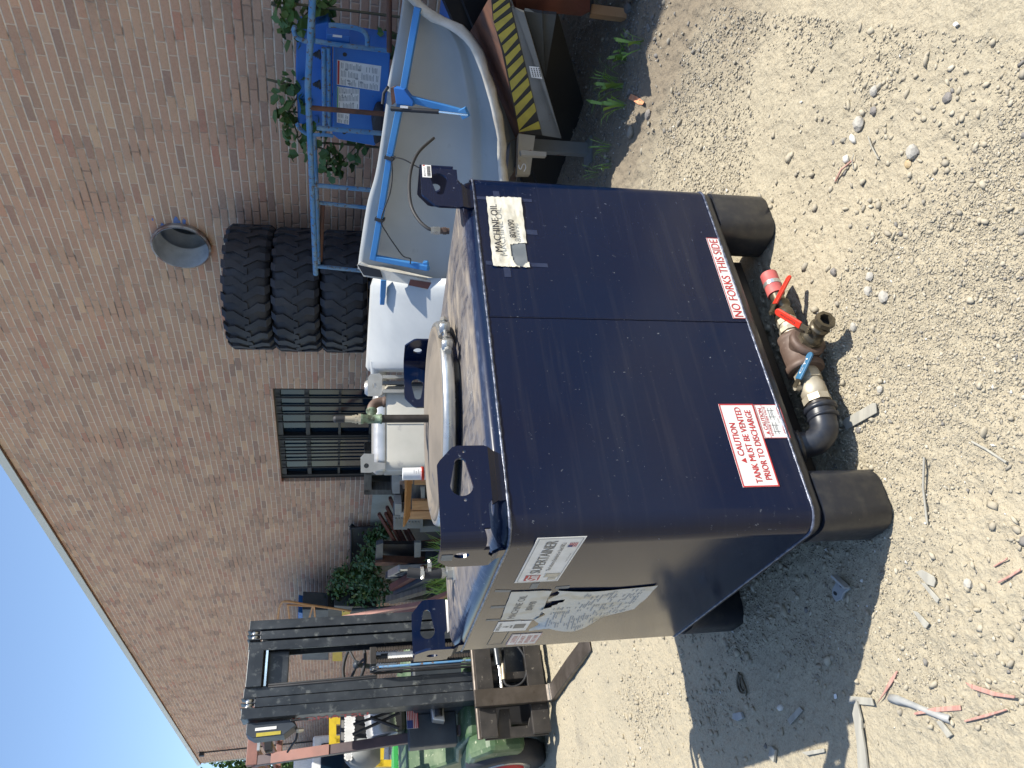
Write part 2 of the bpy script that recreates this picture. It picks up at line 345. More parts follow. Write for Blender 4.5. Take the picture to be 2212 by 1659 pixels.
def ground_mat():
    n = NT('sandy_gravel_ground')
    g = n.N.new('ShaderNodeNewGeometry'); sx = n.N.new('ShaderNodeSeparateXYZ'); n.link(g.outputs['Position'], sx.inputs[0])
    a = n.mix(n.ramp(n.noise(1.6, 6, .6), .35, .65), (.42, .362, .255), (.345, .303, .218))
    a = n.mix(n.math('MULTIPLY', n.ramp(n.noise(90, 4, .7), .42, .62), .55), a, (.46, .41, .30))
    a = n.mix(n.math('MULTIPLY', n.ramp(n.noise(170, 3, .8), .58, .68), .7), a, (.16, .145, .12))
    # darker brown loam at the far right, by the steel table
    rgt = n.math('ADD', n.math('MULTIPLY', sx.outputs[0], .8), n.math('MULTIPLY', sx.outputs[1], .32))
    rgt = n.math('ADD', rgt, n.math('MULTIPLY', n.noise(3, 4), .8))
    a = n.mix(n.math('MULTIPLY', n.ramp(n.math('MULTIPLY', rgt, .25), .515, .635), .74), a, (.15, .118, .085))
    oil = n.ramp(n.noise(1.9, 4, .5), .66, .76); a = n.mix(n.math('MULTIPLY', oil, .35), a, (.14, .13, .12))
    n.col(a)
    vo = n.N.new('ShaderNodeTexVoronoi'); vo.inputs['Scale'].default_value = 95; n.link(n.co.outputs['Object'], vo.inputs['Vector'])
    vo2 = n.N.new('ShaderNodeTexVoronoi'); vo2.inputs['Scale'].default_value = 38; n.link(n.co.outputs['Object'], vo2.inputs['Vector'])
    gm = n.ramp(n.noise(2.6, 4), .42, .6)
    h = n.math('MULTIPLY', n.math('SUBTRACT', 1, vo.outputs['Distance']), .28)
    h = n.math('ADD', h, n.math('MULTIPLY', n.math('MULTIPLY', n.math('SUBTRACT', 1, vo2.outputs['Distance']), gm), .8))
    h = n.math('ADD', h, n.math('MULTIPLY', n.noise(45, 5, .7), 1.6))
    n.bump(h, .9, .008)
    return n.fin(.95)
M['ground'] = ground_mat()
def stone_mat():
    n = NT('gravel_stone'); at = n.N.new('ShaderNodeAttribute'); at.attribute_name = 'tone'
    cr = n.N.new('ShaderNodeValToRGB'); e = cr.color_ramp.elements
    cs = [(0, (.17, .16, .15)), (.18, (.26, .24, .20)), (.55, (.37, .325, .24)), (.85, (.44, .395, .30)), (.97, (.54, .50, .41)), (1, (.62, .6, .54))]
    while len(e) < len(cs): e.new(.5)
    for q, (p, c) in zip(e, cs): q.position = p; q.color = (*c, 1)
    n.link(at.outputs['Fac'], cr.inputs[0]); n.col(cr.outputs[0]); n.bump(n.noise(300, 2), .3, .001)
    return n.fin(.9)
M['stone'] = stone_mat()

# ---------------- ground ----------------
def vnoise(x, y, sc, seed):
    x = x*sc; y = y*sc; xi = np.floor(x).astype(np.int64); yi = np.floor(y).astype(np.int64); fx = x-xi; fy = y-yi
    fx = fx*fx*(3-2*fx); fy = fy*fy*(3-2*fy)
    def hsh(a, b):
        q = (a*374761393+b*668265263+seed*974634777) & 0xffffffff; q = ((q ^ (q >> 13))*1274126177) & 0xffffffff
        return ((q ^ (q >> 16)) & 0xffff)/65535.
    return (hsh(xi, yi)*(1-fx)+hsh(xi+1, yi)*fx)*(1-fy)+(hsh(xi, yi+1)*(1-fx)+hsh(xi+1, yi+1)*fx)*fy-.5
def ghei(x, y):
    h = vnoise(x, y, 1.3, 1)*.016+vnoise(x, y, 4, 2)*.010
    rough = np.clip(((x*.8+y*.32)-1.5)/.6, 0, 1)
    tex = vnoise(x, y, 11, 3)*.008+vnoise(x, y, 28, 4)*.007+vnoise(x, y, 60, 5)*.005
    clod = np.clip(vnoise(x, y, 20, 6), 0, 1)*.03+np.clip(vnoise(x, y, 45, 8), 0, 1)*.02
    # shallow tyre tracks, running obliquely towards the building
    q = x*.55+y*.83; tr = np.sin(q*9+vnoise(x, y, 1.5, 9)*3); h = h+np.clip(tr, .2, 1)*.006
    r = np.hypot(x, y); f = np.clip((14-r)/10, 0, 1)
    return (h+tex+clod*rough)*f*.8-.004
def make_ground():
    rr = list(np.geomspace(.45, 11, 760))+list(np.geomspace(11.3, 900, 46))
    th = np.concatenate([np.linspace(-34, 34, 640), np.linspace(36, 324, 50)])*math.pi/180
    n = len(th); Rr, T = np.meshgrid(rr, th, indexing='ij'); x = Rr*np.sin(T); y = Rr*np.cos(T)
    z = ghei(x, y); co = np.stack([x, y, z], -1).reshape(-1, 3)
    co = np.vstack([co, [[0, 0, 0]]]); k = len(rr)
    i = np.arange(k-1)[:, None]*n; j = np.arange(n)[None]; jn = (j+1) % n
    q = np.stack([i+j, i+jn, i+n+jn, i+n+j], -1).reshape(-1, 4)
    fs = q.tolist(); c0 = len(co)-1
    tri = [[int((t+1) % n), int(t), c0] for t in range(n)]
    me = bpy.data.meshes.new('ground')
    nl = len(q)*4+len(tri)*3; me.vertices.add(len(co)); me.vertices.foreach_set('co', co.ravel())
    me.loops.add(nl); me.loops.foreach_set('vertex_index', np.concatenate([q[:, ::-1].ravel(), np.array(tri)[:, ::-1].ravel()]))
    me.polygons.add(len(q)+len(tri))
    st = np.concatenate([np.arange(len(q))*4, len(q)*4+np.arange(len(tri))*3]); me.polygons.foreach_set('loop_start', st)
    me.polygons.foreach_set('use_smooth', [True]*(len(q)+len(tri)))
    me.update(calc_edges=True); me.validate(); me.materials.append(M['ground'])
    o = bpy.data.objects.new('ground', me); COL.objects.link(o); tag(o, kind='structure')
make_ground()
def scatter(num, rmin, rmax, smin, smax, ico, maskf):
    out = []
    t = RNG.uniform(-29, 29, num)*math.pi/180; r = np.exp(RNG.uniform(math.log(rmin), math.log(rmax), num))
    x = r*np.sin(t); y = r*np.cos(t); keep = RNG.random(num) < maskf(x, y); x = x[keep]; y = y[keep]
    s = smin+(smax-smin)*RNG.random(len(x))**2.2
    s *= np.clip(r[keep]/1.9, .85, 1.35)
    tl = TANK.inverted(); 
    return x, y, s
ICO = bmesh.new(); bmesh.ops.create_icosphere(ICO, subdivisions=1, radius=1); ICV = np.array([v.co[:] for v in ICO.verts]); ICF = np.array([[v.index for v in f.verts] for f in ICO.faces]); ICO.free()
OCV = np.array([(1, 0, 0), (-1, 0, 0), (0, 1, 0), (0, -1, 0), (0, 0, 1), (0, 0, -1)], float); OCF = np.array([(0, 2, 4), (2, 1, 4), (1, 3, 4), (3, 0, 4), (2, 0, 5), (1, 2, 5), (3, 1, 5), (0, 3, 5)])
def make_gravel():
    ba = gp(cR(420, 1000)); bb = gp(cR(950, 50)); bd = V((bb.x-ba.x, bb.y-ba.y, 0)).normalized()
    def patch(x, y):
        al = x*bd.x+y*bd.y; ac = -x*bd.y+y*bd.x
        return np.clip(.16+3.0*(vnoise(al*.45, ac*2.6, 1, 21)+.45*vnoise(al, ac*2.2, 2.4, 22)+.05), .04, 1)
    def some(x, y): return np.clip(.35+1.6*vnoise(x, y, 1.7, 23), .12, 1)
    sets = [(230000, 1.1, 7.5, .0011, .0042, OCV, OCF, patch), (46000, 1.1, 7, .003, .0075, OCV, OCF, patch), (3800, 1.15, 7, .006, .0115, ICV, ICF, some), (260, 1.3, 6, .010, .019, ICV, ICF, some)]
    VS = []; FS = []; TN = []; base = 0
    for num, r0_, r1_, s0, s1, TV, TF, mf in sets:
        x, y, s = scatter(num, r0_, r1_, s0, s1, TV, mf); n = len(x); z = ghei(x, y)
        a = RNG.uniform(0, 6.28, n); jit = 1+RNG.uniform(-.45, .45, (n, len(TV), 3))
        P = (TV[None]*jit+RNG.uniform(-.16, .16, (n, len(TV), 3)))*s[:, None, None]*np.stack([RNG.uniform(.8, 1.4, n), RNG.uniform(.5, 1, n), RNG.uniform(.4, .85, n)], -1)[:, None]
        c, sn = np.cos(a)[:, None], np.sin(a)[:, None]
        X = P[..., 0]*c-P[..., 1]*sn+x[:, None]; Y = P[..., 0]*sn+P[..., 1]*c+y[:, None]; Zc = P[..., 2]+(z+s*.22)[:, None]
        VS.append(np.stack([X, Y, Zc], -1).reshape(-1, 3)); FS.append((TF[None]+(np.arange(n)*len(TV))[:, None, None]+base).reshape(-1, 3))
        tn = np.clip(RNG.normal(.58, .15, n), 0, .9); tn = tn-np.clip((x*.8+y*.32+vnoise(x, y, 3, 55)*.4-1.75)/.4, 0, 1)*.46; tn = np.clip(tn, .03, 1); tn[RNG.random(n) < .03] = .05; tn[RNG.random(n) < .01] = 1
        TN.append(np.repeat(tn, len(TF))); base += n*len(TV)
    VS = np.vstack(VS); FS = np.vstack(FS); TN = np.concatenate(TN)
    me = bpy.data.meshes.new('gravel'); me.vertices.add(len(VS)); me.vertices.foreach_set('co', VS.ravel())
    me.loops.add(len(FS)*3); me.loops.foreach_set('vertex_index', FS.ravel()); me.polygons.add(len(FS))
    me.polygons.foreach_set('loop_start', np.arange(len(FS))*3); me.update(calc_edges=True)
    at = me.attributes.new('tone', 'FLOAT', 'FACE'); at.data.foreach_set('value', TN.astype(np.float32))
    me.materials.append(M['stone']); o = bpy.data.objects.new('gravel', me); COL.objects.link(o)
    tag(o, 'loose pale gravel and grit strewn over the sandy yard', 'gravel', kind='stuff')
make_gravel()

# ---------------- lettering ----------------
def text_mesh(body):
    cu = bpy.data.curves.new('t', 'FONT'); cu.body = body; cu.size = 1; cu.resolution_u = 3
    ob = bpy.data.objects.new('t', cu); COL.objects.link(ob)
    dg = bpy.context.evaluated_depsgraph_get(); me = bpy.data.meshes.new_from_object(ob.evaluated_get(dg))
    co = np.array([v.co[:2] for v in me.vertices]); fs = [tuple(p.vertices) for p in me.polygons]
    bpy.data.objects.remove(ob); bpy.data.curves.remove(cu); bpy.data.meshes.remove(me); return co, fs
def text(mb, body, Of, xd, yd, w_, h_, bold=0):
    """lettering fitted into width w_ and height h_ from the lower-left corner Of"""
    co, fs = text_mesh(body); mn = co.min(0); sz = co.max(0)-mn; co = (co-mn)/sz
    Of = V(Of); xd = V(xd); yd = V(yd)
    for k in ((0,) if not bold else (-bold, 0, bold)):
        mb.add([Of+xd*(q[0]*w_+k)+yd*(q[1]*h_)+xd.cross(yd)*(k*.01) for q in co], fs)
    return mb
def lines(mb, Of, xd, yd, w_, h_, rows, cols=1, fill=.55, seed=1):
    """rows of tiny print, drawn as broken dashes"""
    rd = random.Random(seed); Of = V(Of); xd = V(xd); yd = V(yd)
    for c in range(cols):
        for r in range(rows):
            x = c*w_/cols; end = x+w_/cols*rd.uniform(.6, .92)
            y = h_*(r+.2)/rows; hh = h_/rows*fill*.75
            while x < end:
                l = rd.uniform(.03, .1)*w_/cols*1.3; l = min(l, end-x)
                mb.add([Of+xd*x+yd*y, Of+xd*(x+l)+yd*y, Of+xd*(x+l)+yd*(y+hh), Of+xd*x+yd*(y+hh)], [(0, 1, 2, 3)]); x += l+w_/cols*.018
    return mb
def quad(mb, Of, xd, yd, x0, x1, y0, y1):
    Of = V(Of); xd = V(xd); yd = V(yd)
    return mb.add([Of+xd*x0+yd*y0, Of+xd*x1+yd*y0, Of+xd*x1+yd*y1, Of+xd*x0+yd*y1], [(0, 1, 2, 3)])
def border(mb, Of, xd, yd, w_, h_, t):
    for a in ((0, w_, 0, t), (0, w_, h_-t, h_), (0, t, t, h_-t), (w_-t, w_, t, h_-t)): quad(mb, Of, xd, yd, *a)
    return mb
from mathutils.geometry import tessellate_polygon
def plate(mb, outer, holes, fn, th):
    """flat plate with holes: fn maps 2-D to 3-D, th is the thickness vector"""
    loops = [outer]+holes; flat = [V((p[0], p[1], 0)) for l in loops for p in l]
    tris = tessellate_polygon([[V((p[0], p[1], 0)) for p in l] for l in loops])
    th = V(th); A = [V(fn(p.x, p.y)) for p in flat]; n = len(A)
    mb.add(A, [tuple(t) for t in tris]); mb.add([q+th for q in A], [tuple(reversed(t)) for t in tris])
    k = 0
    for l in loops:
        m = len(l); mb.add([A[k+i] for i in range(m)]+[A[k+i]+th for i in range(m)], [(i, (i+1) % m, (i+1) % m+m, i+m) for i in range(m)]); k += m
    return mb
def circ(cx, cy, r, n=16): return [(cx+r*math.cos(2*math.pi*i/n), cy+r*math.sin(2*math.pi*i/n)) for i in range(n)]
def tear(cx, cy, R_, dx, r_, n=12):
    s = 1 if dx > 0 else -1
    a = [(cx-s*R_*math.sin(math.pi*i/n), cy+R_*math.cos(math.pi*i/n)) for i in range(n+1)]
    b = [(cx+dx+s*r_*math.sin(math.pi*i/n), cy-r_*math.cos(math.pi*i/n)) for i in range(n+1)]
    return a+b

# ---------------- the oil tank ----------------
TW, TD, ZB, ZT = 1.232, 1.08, .235, 1.017
tank = thing('oil_tank', 'glossy navy blue steel liquid tank on four legs with round lid, largest object', 'tank', TANK)
def rrect(i, r, z, n=7, w_=TW, d_=TD, x0=0, y0=0):
    r = max(r-i, .004); out = []
    for cx, cy, a in ((w_-i-r, i+r, -90), (w_-i-r, d_-i-r, 0), (i+r, d_-i-r, 90), (i+r, i+r, 180)):
        for k in range(n+1):
            t = math.radians(a+90*k/n); out.append(V((x0+cx+r*math.cos(t), y0+cy+r*math.sin(t), z)))
    return out
RC = .06
mb = MB()
zs = np.linspace(ZB, ZT, 12); mb.loft([rrect(0, RC, z, 9) for z in zs], cap=False)
mb.build('body', M['navy'], tank, True)
mb = MB(); mb.loft([rrect(i, RC+.02, z, 9) for i, z in ((0, ZT), (.001, 1.026), (.006, 1.038), (.018, 1.048), (.035, 1.055), (.07, 1.060), (.14, 1.066), (.25, 1.07))])
mb.build('top', M['navytop'], tank, True)
mb = MB(); mb.loft([rrect(i, RC, z, 9) for i, z in ((0, ZB), (.001, ZB-.004), (.004, .214), (.012, .203), (.03, .198))])
mb.build('bottom_rim', M['navyleg'], tank, True)
def weld_ring(z, r, i):
    mb = MB(); P = rrect(i, RC, z, 9); dense = []
    for a in range(len(P)):
        b = (a+1) % len(P); l = (P[b]-P[a]).length; k = max(1, int(l/.012))
        for q in range(k): dense.append(P[a].lerp(P[b], q/k))
    n = len(dense); rings = []
    for k in range(n):
        t = (dense[(k+1) % n]-dense[k-1]).normalized(); s_ = V((0, 0, 1)).cross(t)
        rr_ = r*(1+random.uniform(-.22, .22))
        rings.append([dense[k]+(s_*math.cos(q*math.pi/3)+ZZ*math.sin(q*math.pi/3))*rr_ for q in range(6)])
    rings.append(rings[0]); mb.loft(rings, cap=False); return mb
weld_ring(ZT+.001, .0042, -.0005).build('weld_bead', M['weld'], tank, True)
weld_ring(ZB, .0042, -.0005).build('weld_bead', M['weld'], tank, True)
mb = MB(); us = .644
mb.tube([(us+random.uniform(-.0006, .0006), -.0005, z) for z in np.linspace(ZB, ZT, 60)], .0024, 6); mb.build('seam', M['navy'], tank, True)
def leg_mb(x0, y0, w_, d_, hgt=.2):
    mb = MB(); mb.loft([rrect(i, .05, z, 6, w_, d_, x0, y0) for i, z in ((.006, 0.0), (0, .008), (0, hgt))]); return mb
leg_mb(.004, .004, .17, .16).build('leg', M['navyleg'], tank, True)
leg_mb(TW-.194, .004, .19, .16).build('leg', M['navyleg'], tank, True)
leg_mb(.004, TD-.17, .17, .165).build('leg', M['navyleg'], tank, True)
leg_mb(TW-.194, TD-.17, .19, .165).build('leg', M['navyleg'], tank, True)
for yy in (.22, .80):
    mb = MB(); mb.box((TW/2, yy, .125), (TW-.36, .09, .14)); mb.build('cross_channel', M['black'], tank, True, bevel=.006)
mb = MB(); mb.box((.10, TD/2, .17), (.10, TD-.4, .06)); mb.box((TW-.10, TD/2, .17), (.10, TD-.4, .06)); mb.build('side_channel', M['black'], tank, True, bevel=.006)
def lug(c, ex, ey, A_, B_, slotA, holesA, holesB, extra=()):
    """bent lifting plate: A_ and B_ are the leg lengths along ex and ey"""
    c = V(c); ex = V(ex); ey = V(ey); z0, zf, z1 = 1.017, 1.066, 1.182; ins = -.018; rb = .038; th = .008
    mb = MB()
    def P(s, i, z, leg): return c+(ex*s+ey*i if leg == 0 else ey*s+ex*i)+ZZ*z
    for leg, Ln, hs in ((0, A_, [slotA]+holesA), (1, B_, holesB)):
        ch = min(.05, Ln*.3)
        outer = [(rb+ins, zf+.002), (Ln, zf+.002), (Ln, z1-ch), (Ln-.004, z1-ch+.012), (Ln-ch*.8, z1-.006), (Ln-ch, z1), (rb+ins, z1)]
        inn = (ey if leg == 0 else ex)
        plate(mb, outer, hs, lambda s, z, leg=leg: P(s, ins, z, leg), inn*th)
        # foot, bent outwards down to the weld
        s0 = .09 if leg == 0 else .062; s0 = min(s0, Ln*.5)
        prof = [(zf+.002, ins), (zf-.008, ins), (1.040, ins*.35), (z0, -.002)]
        for (za, ia), (zb_, ib) in zip(prof, prof[1:]):
            e0 = Ln-(zf-za)*.35; e1 = Ln-(zf-zb_)*.42
            a0 = s0-.012 if za > 1.05 else s0; a1 = s0+.004*(zf-zb_)/.04
            q = [P(a0, ia, za, leg), P(e0, ia, za, leg), P(e1, ib, zb_, leg), P(a1, ib, zb_, leg)]
            mb.prism(q, inn*th)
    n = 8; rings = []
    cc = c+ex*(ins+rb)+ey*(ins+rb)
    for k in range(n+1):
        t = math.pi/2*k/n; d = -(ex*math.sin(t)+ey*math.cos(t)); 
        o_ = cc+d*rb; i_ = cc+d*(rb-th); zl = 1.083-.006*math.sin(2*t)
        rings.append([o_+ZZ*zl, o_+ZZ*z1, i_+ZZ*z1, i_+ZZ*zl])
    mb.loft(rings, smooth=False)
    return mb
lug((0, 0, 0), (1, 0, 0), (0, 1, 0), .232, .125, tear(.127, 1.127, .027, .058, .014), [circ(.216, 1.116, .004, 8), circ(.090, 1.121, .004, 8)], [circ(.050, 1.130, .018)]).build('lifting_lug', M['navy'], tank, True)
lug((TW+.002, 0, 0), (-1, 0, 0), (0, 1, 0), .185, .17, tear(.068, 1.126, .026, .055, .013), [], [circ(.09, 1.127, .019)]).build('lifting_lug', M['navy'], tank, True)
lug((0, TD, 0), (1, 0, 0), (0, -1, 0), .20, .16, tear(.088, 1.128, .026, .062, .014), [], [circ(.085, 1.124, .019)]).build('lifting_lug', M['navy'], tank, True)
lug((TW, TD, 0), (-1, 0, 0), (0, -1, 0), .215, .16, tear(.100, 1.126, .026, .062, .014), [], [circ(.082, 1.126, .019)]).build('lifting_lug', M['navy'], tank, True)
# lid with its clamp ring
LC = V((.622, .545, 0))
mb = MB(); mb.lathe(LC, ZZ, [(.30, 1.05), (.296, 1.072), (.296, 1.10)], 64, cap=False); mb.build('lid_neck', M['navy'], tank, True)
mb = MB(); rings = []
for r_, z_ in ((.318, 1.108), (.322, 1.124), (.312, 1.131), (.296, 1.128), (.283, 1.120), (.262, 1.120), (.24, 1.129), (.20, 1.136), (.15, 1.141), (.10, 1.144), (.05, 1.146), (.005, 1.147)):
    rings.append([LC+V((math.cos(t)*r_, math.sin(t)*r_, z_+(.006*float(vnoise(np.array([math.cos(t)*r_*9.]), np.array([math.sin(t)*r_*9.]), 1, 31)[0]) if r_ < .25 else 0))) for t in np.linspace(0, 2*math.pi, 72, endpoint=False)])
mb.loft(rings); mb.build('lid', M['lid'], tank, True)
bc = TANK.inverted() @ gp((962, 722), 1.11); ba = math.atan2(bc.y-LC.y, bc.x-LC.x)
mb = MB(); rings = []
for k in range(97):
    t = ba+.10+(2*math.pi-.20)*k/96; d = V((math.cos(t), math.sin(t), 0)); c = LC+d*.326+ZZ*1.108
    rings.append([c+d*(math.cos(q)*.013)+ZZ*(math.sin(q)*.019) for q in np.linspace(0, 2*math.pi, 12, endpoint=False)])
mb.loft(rings); ring = mb.build('clamp_ring', M['zinc'], tank, True)
d = V((math.cos(ba), math.sin(ba), 0)); tt = V((-d.y, d.x, 0)); bo = LC+d*.352+ZZ*1.108
mb = MB(); mb.cyl(bo-tt*.07, bo+tt*.075, .006, 10); mb.hexn(bo+tt*.075, bo+tt*.09, .013); mb.hexn(bo-tt*.082, bo-tt*.07, .011); mb.hexn(bo-tt*.018, bo-tt*.006, .012)
for k in (-1, 1):
    mb.lathe(bo+tt*(.045*k)-ZZ*.016, ZZ, [(.010, 0), (.018, .002), (.018, .03), (.010, .033)], 16)
    mb.tube([bo+tt*(.045*k), LC+V((math.cos(ba+.12*k), math.sin(ba+.12*k), 0))*.33+ZZ*1.108], .010, 8)
mb.build('clamp_bolt', M['zinc'], tank, True)
# standpipe with tee and elbow on the lid
pb = TANK.inverted() @ gp((925, 905), 1.146); vy = pb.y
def tv(p, v=None): return tf(p, vy if v is None else v)
P0_ = tv(cK(1075, 688)); P1_ = tv(cK(570, 688)); ux = P1_.x*.5+P0_.x*.5
def pz(px): return tv(cK(px, 688)).z
mb = MB(); mb.cyl((ux, vy, 1.135), (ux, vy, pz(565)), .0133, 16); sp = mb.build('standpipe', M['blackpipe'], tank, True)
zt0, zt1 = pz(565), pz(335); mb = MB()
mb.lathe((ux, vy, zt0), ZZ, [(.0165, 0), (.0165, .006), (.0148, .008), (.0148, (zt1-zt0)-.008), (.0165, (zt1-zt0)-.006), (.0165, zt1-zt0)], 20)
zm = pz(452); mb.lathe((ux, vy, zm), (1, 0, 0), [(.0145, 0), (.0148, .024), (.018, .026), (.018, .034)], 20)
mb.build('tee', M['brasstee'], sp, True)
mb = MB(); mb.tube([(ux+.03, vy, zm)]+arc((ux+.034, vy, zm-.030), (0, 0, 1), (1, 0, 0), .030, 0, math.pi/2, 8)+[(ux+.064, vy, zm-.036)], .0155, 16)
mb.lathe((ux+.064, vy, zm-.045), ZZ, [(.018, 0), (.018, .008), (.0155, .01)], 16); mb.build('elbow', M['rustpipe'], sp, True)
mb = MB(); z3, z4, z5 = pz(335), pz(240), pz(160)
mb.hexn((ux, vy, z3), (ux, vy, z3+.008), .017); mb.cyl((ux, vy, z3+.008), (ux, vy, z4), .0125, 16); mb.hexn((ux, vy, z3+.013), (ux, vy, z3+.019), .014); mb.cyl((ux, vy, z4), (ux, vy, z5), .0105, 14); mb.build('hose_barb', M['nickel'], sp, True)
mb = MB(); mb.cyl((ux, vy, z5), (ux, vy, pz(60)), .0115, 14); mb.lathe((ux, vy, pz(60)), ZZ, [(.0115, 0), (.009, .006), (.002, .008)], 14); mb.build('hose_stub', M['rubber'], sp, True)
# curved breather hose at the right end of the top
hb = TANK.inverted() @ gp((966, 499), 1.062); hv = hb.y
mb = MB(); mb.cyl((hb.x, hv, 1.055), (hb.x, hv, 1.10), .011, 14); mb.hexn((hb.x, hv, 1.065), (hb.x, hv, 1.078), .0135); f_ = mb.build('hose_fitting', M['rustpipe'], tank, True)
mb = MB(); mb.hexn((hb.x, hv, 1.088), (hb.x, hv, 1.112), .0145); mb.hexn((hb.x, hv, 1.112), (hb.x, hv, 1.12), .012); mb.build('nut', M['zinc'], f_, True)
pts = [V((hb.x, hv, 1.105))]+[tf(p, hv) for p in ((924, 493), (905, 476), (889, 447), (884, 410), (887, 370), (897, 340), (912, 320), (937, 298))]
mb = MB(); mb.tube(spline(pts, 5), .0062, 10); mb.build('breather_hose', M['rubber'], tank, True)
# hose stub with two band clamps on the near left of the top
sb = TANK.inverted() @ gp(cS(600, 735), 1.064); sv = sb.y
def sz_(px, py): return tf(cS(px, py), sv)
mb = MB(); mb.box((sb.x, sv, 1.066), (.065, .05, .008)); mb.hexn((sb.x, sv, 1.07), (sb.x, sv, 1.088), .022); mb.cyl((sb.x, sv, 1.088), (sb.x, sv, 1.10), .013); mb.hexn((sb.x, sv, 1.096), (sb.x, sv, 1.106), .017)
f_ = mb.build('flange_fitting', M['zinc'], tank, True)
topz = sz_(215, 735); z_b = 1.108
mb = MB(); mb.tube([(sb.x, sv, z_b), (sb.x, sv, (z_b+topz.z)/2), (topz.x, sv, topz.z)], .0165, 14); hs = mb.build('hose_stub', M['rubber'], f_, True)
for k, (px, py, sg) in enumerate(((395, 720, 1), (335, 735, -1))):
    q = sz_(px, py); mb = MB(); mb.cyl((q.x, sv, q.z-.005), (q.x, sv, q.z+.005), .0182, 18); mb.box((q.x+sg*.012, sv-.018, q.z), (.018, .010, .012)); mb.hexn((q.x+sg*.02, sv-.018, q.z), (q.x+sg*.028, sv-.018, q.z), .006)
    mb.build('hose_clamp', M['zinc'], f_, True)
# ---- stickers on the front ----
XF, NZ = V((1, 0, 0)), V((0, 0, 1))
def fsheet(name, pts, mat, off=.0014, th=.0008, par=None):
    mb = MB(); mb.prism([(u, -off, z) for u, z in pts], (0, th, 0)); return mb.build(name, mat, par or tank, True)
def rag(p0, p1, n, amp, sd):
    rd = random.Random(sd); return [(p0[0]+(p1[0]-p0[0])*i/n+rd.uniform(-amp, amp), p0[1]+(p1[1]-p0[1])*i/n+rd.uniform(-amp, amp)) for i in range(n)]
for p in ([(1.105, 1.010), (1.118, 1.010), (1.118, .835), (1.105, .835)], [(.965, .90), (.985, .90), (.983, .835), (.963, .835)], [(.835, 1.005), (.85, 1.005), (.848, .82), (.833, .82)], [(.79, .955), (.84, .955), (.84, .935), (.79, .935)], [(1.10, .955), (1.145, .957), (1.145, .937), (1.10, .935)]):
    fsheet('clear_tape', p, M['clear'], .0009, .0005)
# creased paper label, modelled as a gently wrinkled sheet
lab = MB(); nu, nz = 26, 14
def wr(u, z): return .0035*float(vnoise(np.array([u*10]), np.array([z*60]), 1, 41)[0])+.002*float(vnoise(np.array([u*40]), np.array([z*120]), 1, 42)[0])
vs = []; fs = []
hole = [(.915, .925), (.922, .908), (.925, .875), (.915, .862), (.86, .862), (.845, .885), (.828, .90), (.835, .918), (.86, .925), (.89, .927)]
def inside(u, z, poly):
    c = False; n = len(poly)
    for i in range(n):
        (x1, y1), (x2, y2) = poly[i], poly[i-1]
        if (y1 > z) != (y2 > z) and u < (x2-x1)*(z-y1)/(y2-y1)+x1: c = not c
    return c
NU, NZn = 72, 36
for j in range(NZn+1):
    for i in range(NU+1):
        u = .828+(.29)*i/NU; z0_ = .876+(u-.828)*-.02; z1_ = .986-(u-.828)*.02; z = z0_+(z1_-z0_)*j/NZn
        if i in (0, NU): u += .0012*math.sin(j*1.1)+.0008*math.sin(j*2.9)
        if j in (0, NZn): z += .0008*math.sin(i*.5+j)
        vs.append(V((u, -.004-wr(u, z), z)))
for j in range(NZn):
    for i in range(NU):
        a = j*(NU+1)+i; c = (vs[a]+vs[a+NU+2])/2
        if not inside(c.x, c.z, hole): fs.append((a, a+1, a+NU+2, a+NU+1))
lab.add(vs, fs, True); label1 = lab.build('paper_label', M['paper'], tank, True)
fsheet('label_backing', [(.832, .880), (1.0, .878), (1.0, .975), (.832, .975)], M['tapegrey'], .0018, .0008)
mb = MB()
a = tf(cA(992, 1042)); b = tf(cA(955, 655)); z0_ = tf(cA(990, 1000)).z; z1_ = tf(cA(932, 1000)).z
text(mb, 'MACHINE OIL', (a.x, -.0115, z0_+.002), XF, NZ, b.x-a.x, z1_-z0_, .0009)
a = tf(cA(1085, 925)); b = tf(cA(1065, 780)); z0_ = tf(cA(1087, 860)).z; z1_ = tf(cA(1042, 860)).z
text(mb, '80W90', (a.x, -.0115, z0_-.001), XF, NZ, b.x-a.x, z1_-z0_+.002, .0008)
mb.build('lettering', M['ink'], label1, True)
def fsticker(u0_, u1_, z0_, z1_, t, name='warning_sticker', bm_='red'):
    s = fsheet(name, [(u0_, z0_), (u1_, z0_), (u1_, z1_), (u0_, z1_)], M['white'])
    mb = MB(); border(mb, (u0_, -.0022, z0_), XF, NZ, u1_-u0_, z1_-z0_, t); return s, mb
s, mb = fsticker(.656, .983, .236, .2785, .0022)
text(mb, 'NO FORKS THIS SIDE', (.663, -.0022, .2435), XF, NZ, .313, .028, .0005); mb.build('red_lettering', M['red'], s, True)
s, mb = fsticker(.1105, .358, .3075, .409, .0035)
def tri(mb, x, z, s_): mb.add([(x, -.0022, z), (x+s_, -.0022, z), (x+s_/2, -.0022, z+s_*.9)], [(0, 1, 2)])
tri(mb, .178, .378, .016); text(mb, 'CAUTION', (.200, -.0022, .378), XF, NZ, .098, .018, .0006)
text(mb, 'TANK MUST BE VENTED', (.121, -.0022, .350), XF, NZ, .226, .018, .0006); text(mb, 'PRIOR TO DISCHARGE', (.130, -.0022, .322), XF, NZ, .208, .018, .0006)
mb.build('red_lettering', M['red'], s, True)
s, mb = fsticker(.251, .356, .2285, .3045, .0015)
tri(mb, .262, .287, .010); text(mb, 'CAUTION', (.276, -.0022, .2875), XF, NZ, .068, .0105, .0003); quad(mb, (.251, -.0022, 0), XF, NZ, 0, .105, .2845, .2855)
text(mb, 'REVERSE STEM VALVE', (.258, -.0022, .2755), XF, NZ, .092, .0065, .0001)
